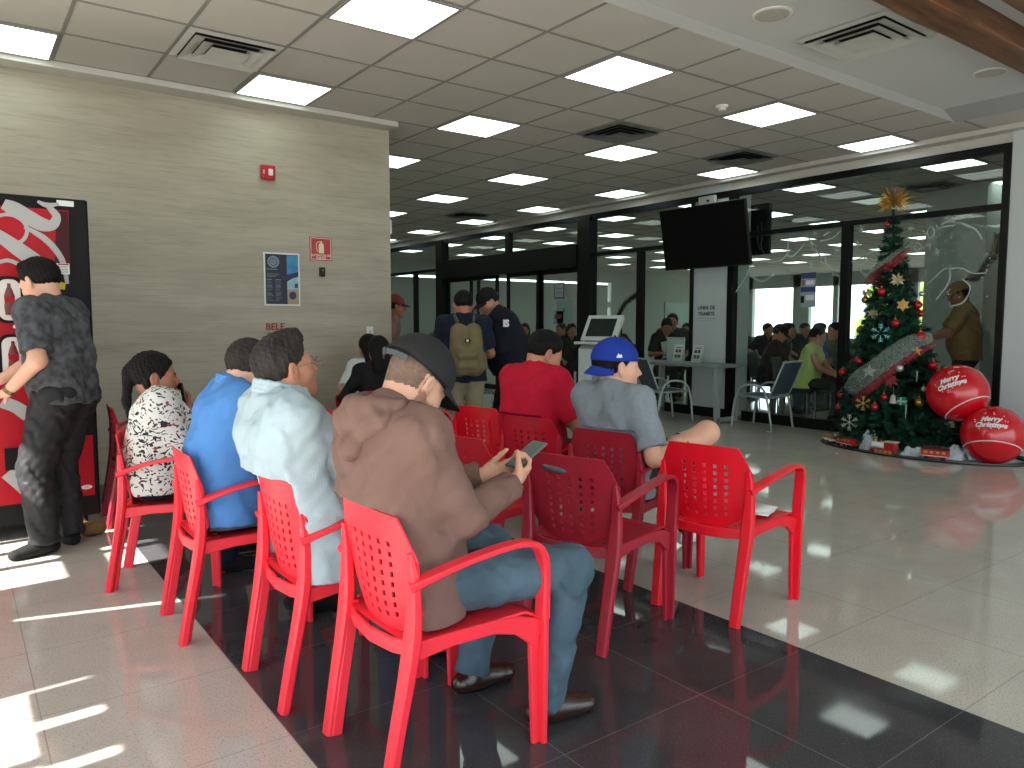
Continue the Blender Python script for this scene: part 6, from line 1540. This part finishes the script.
# scraps of white paper on the floor
for i, (x, y, s_, lb) in enumerate([(7.81, 5.43, .05, 'tiny white paper scrap on the floor by the sling chair'), (7.05, 4.1, .03, 'tiny white paper scrap on the floor in front of the toy train')]):
    tag(MB().add([(x, y, .002), (x + s_, y + .01, .002), (x + s_*.6, y - s_, .03*s_*20*.1 + .002), (x, y, .001), (x + s_, y + .01, .001), (x + s_*.6, y - s_, .001)], [(0, 1, 2), (3, 4, 5), (0, 1, 4, 3), (1, 2, 5, 4), (2, 0, 3, 5)]).build('paper_scrap', M_white), lb, 'paper scrap', 'paper scraps on the floor')

# ------------------------------------------------------------------ people and seats in the office behind the glass
M_seat = mat('office_seat_dark', rgb(36, 40, 44), .6); M_leg2 = mat('office_chair_steel', rgb(90, 96, 96), .4, metal=.5)
oc = None
def office_chair(x, y, hd, label):
    global oc
    if oc is None:
        t = thing('waiting_chair', 'x', 'chair'); MB().box((-.22, -.24, .40), (.22, .24, .44)).build('seat', M_seat, t, bevel=.01); MB().prism([(-.24, .44), (-.20, .44), (-.28, .84), (-.31, .84)], -.23, .23, lambda u, v, d: Vector((u, d, v))).build('backrest', M_seat, t, bevel=.008)
        for s_ in (1, -1):
            MB().tube([(.20, s_*.21, 0), (.19, s_*.21, .40)], .012, 6).build('leg', M_leg2, t); MB().tube([(-.24, s_*.21, 0), (-.20, s_*.21, .40)], .012, 6).build('leg', M_leg2, t)
        oc = t
    else: t = copy_tree(oc)
    t.location = (x, y, 0); t.rotation_euler = (0, 0, hd); t['label'] = label; t['group'] = 'dark waiting chairs behind the glass'; return t
F_lime = fabric('lime_knit', rgb(190, 206, 120)); F_olivep = fabric('olive_trouser', rgb(40, 46, 36)); F_mar = fabric('maroon_cloth', rgb(48, 24, 30)); F_tan = fabric('tan_cotton', rgb(140, 108, 74)); F_beige = fabric('beige_cotton', rgb(130, 128, 108)); F_roy = fabric('royal_cotton', rgb(34, 60, 150)); F_gr = fabric('sage_cotton', rgb(98, 112, 108)); F_pink = fabric('dusty_rose_cotton', rgb(150, 84, 92))
bgp = dict(detail=False, h=.0125, fold=.003)
def sitter(x, y, hd, label, shirt, pants=None, **k):
    a = dict(bgp); a.update(k); h_ = radians(hd); office_chair(x - .12*cos(h_), y - .12*sin(h_), h_, 'dark waiting chair under the ' + ' '.join(label.split()[:9]))
    return person(label, (x, y), h_, shirt=shirt, pants=pants or F_black, shoes=[F_black, M_sole], hipz=.52, **a)
pv = sitter(9.25, 5.83, -72, 'woman in a sleeveless lime vest holding papers, seated behind the glass', F_lime, F_olivep, female=True, sc=.98, build=1.1, sleeve='none', hair='short', headF=(.95, .25, -.25), handL=(.42, .06, .62), handR=(.42, -.06, .62), footL=(.35, .1, .08), footR=(.50, -.1, .08), h=.009, detail=True, skin=SKIN)
o = MB().add([(-.15, -.11, 0), (.15, -.11, .0), (.15, .11, 0), (-.15, .11, .01), (-.15, -.11, -.004), (.15, -.11, -.004), (.15, .11, -.004), (-.15, .11, .006)], [(0,1,2,3),(4,5,6,7),(0,1,5,4),(1,2,6,5),(2,3,7,6),(3,0,4,7)]).build('paper_sheet', M_white)
o.location = pv['W']((.60, 0, .645)); o.rotation_euler = (0, -.15, radians(-72)); tag(o, 'white papers held by the woman in the lime vest', 'paper')
pm = sitter(9.55, 6.62, -50, 'man in a dark maroon top, jeans and cap, seated left of the lime vest', F_mar, F_denim, sc=1.0, build=1.15, headF=(.9, -.1, -.5), handL=(.40, .1, .62), handR=(.40, -.1, .62), h=.010, skin=SKIN)
baseball_cap(pm, F_black, F_black)
sitter(11.5, 7.75, -60, 'person in a beige top seen between the maroon top and the lime vest', F_beige, sc=1.02); sitter(12.1, 7.25, -95, 'man in a royal blue shirt seated right of the lime vest', F_roy, sc=1.02, build=1.1)
sitter(10.8, 6.10, 150, 'person in a sage grey top leaning beside the black post', F_gr, sc=1.05, lean=.3)
pt = person('standing man in a tan shirt and cap seen through the glass beside the tree', (9.30, 3.86), radians(118), 'stand', sc=1.06, build=1.15, lean=.02, bend=.12, headF=(.95, .05, -.3), hipz=.90, handL=(.42, .12, 1.05), handR=(.42, -.08, 1.05), shirt=F_tan, pants=F_dgrey, shoes=[F_black, M_sole], hair='short', skin=SKIN_D, h=.0095, hem=.06, fold=.004, tight=1.4)
baseball_cap(pt, F_tan, F_tan)
pa = sitter(9.95, 8.95, -140, 'man in dark clothes reading a sheaf of white papers above the grey sling chair', F_black, sc=1.08, h=.0105, headF=(.9, 0, -.6), handL=(.36, .1, .74), handR=(.36, -.1, .74)); sitter(10.65, 9.45, -140, 'person looking over the shoulder of the man with the papers', F_dgrey, sc=1.16, lean=.15); sitter(9.35, 9.65, -120, 'person in a dusty rose top seated left of the man with papers', F_pink, sc=1.0)
for k, (dz, rz, lb) in enumerate([(0, .3, 'larger crumpled white sheet held by the man above the sling chair'), (.07, -.4, 'smaller white sheet held above the other one')]):
    vs = [(-.13, -.09, .02), (.0, -.10, -.01), (.13, -.08, .03), (-.12, .10, -.02), (.01, .09, .02), (.13, .10, 0)]; o = MB().add(vs, [(0, 1, 4, 3), (1, 2, 5, 4)]).build('paper_sheet', M_white); o.modifiers.new('s', 'SOLIDIFY').thickness = .001
    o.location = pa['W']((.47, .03, .76 + dz)); o.rotation_euler = (0.5, -.9, rz + radians(-140)); tag(o, lb, 'paper', 'papers of the man in dark clothes')
# the rest of the crowd, copies of four sitters
def group_copy(root, loc, rz, label, group):
    r = copy_tree(root); r['label'] = label; r['group'] = group
    M_ = Matrix.Translation(loc) @ Matrix.Rotation(rz, 4, 'Z'); r.matrix_world = M_; return r
protop = []
for k, (sh_, fem, hr, lb) in enumerate([(F_dgrey, False, 'short', 'person in a dark grey top far back in the crowd behind the glass'), (F_black, True, 'long', 'long-haired person in black far back in the crowd behind the glass'), (F_navy, False, 'short', 'person in a navy top far back in the crowd behind the glass'), (F_gr, True, 'bun', 'person with a hair bun in a sage top far back behind the glass')]):
    protop.append((person(lb, (0, 0), 0, shirt=sh_, pants=F_black, shoes=[F_black, M_sole], hair=hr, hipz=.52, female=fem, sc=1.02, detail=False, h=.016, fold=.002, group='crowd in the office')['body'], lb))
spots = [(10.6, 7.2, -70), (11.0, 8.6, -80), (12.6, 8.9, -100), (13.2, 8.0, 170), (12.4, 6.5, 185), (13.6, 6.9, 180), (14.4, 9.2, -120), (14.9, 8.0, 190), (14.2, 7.2, 175), (15.6, 9.9, 200), (16.4, 8.8, 180), (11.6, 9.9, 210), (9.9, 11.6, 190), (10.6, 13.2, 200), (9.6, 12.5, 220), (9.6, 15.6, 240), (9.9, 16.6, 250), (10.6, 10.9, 200), (12.0, 12.2, 200), (11.9, 5.2+1.2, 170), (17.6, 10.6, 180), (15.2, 7.0, 175), (12.9, 10.4, 200), (9.3, 10.8, 250), (16.0, 6.4, 175)]
used = set(); taken = [(9.25, 5.83), (9.55, 6.62), (11.5, 7.75), (12.1, 7.25), (10.8, 6.10), (9.95, 8.95), (10.65, 9.45), (9.35, 9.65), (9.30, 3.86), (11.8, 4.95)]; keep = []
for q in spots:
    if all(math.hypot(q[0] - a, q[1] - c) > .72 for a, c in taken): keep.append(q); taken.append(q[:2])
spots = keep
for i, (x, y, hd) in enumerate(spots):
    pr_, lb = protop[i % 4]
    if i % 4 not in used: used.add(i % 4); b_ = pr_; b_.matrix_world = Matrix.Translation((x, y, 0)) @ Matrix.Rotation(radians(hd), 4, 'Z')
    else: b_ = group_copy(pr_, (x, y, 0), radians(hd), lb, 'crowd in the office')
    h_ = radians(hd); office_chair(x - .12*cos(h_), y - .12*sin(h_), h_, 'dark waiting chair under someone far back in the office crowd')
# greenery and a street wall outside the far office windows
s = Solid(.25)
for k in range(10): q = random.Random(k); s.ell((33 + q.uniform(-1, 1), 15.2 + q.uniform(-2.2, 2.0), 1.6 + q.uniform(-.8, 1.4)), (.9, .9, .8))
t = thing('street_tree', 'bright green tree outside the far office windows', 'tree', (0, 0, 0)); solid_obj('crown', s.mesh(.12, wr=folds(.10, .5, 2)), mat('leaf_green', rgb(120, 160, 50), .7, var=.4, vscale=6), t); MB().tube([(33, 15.2, -.1), (33, 15.2, 1.6)], .12, 8).build('trunk', M_bark, t)
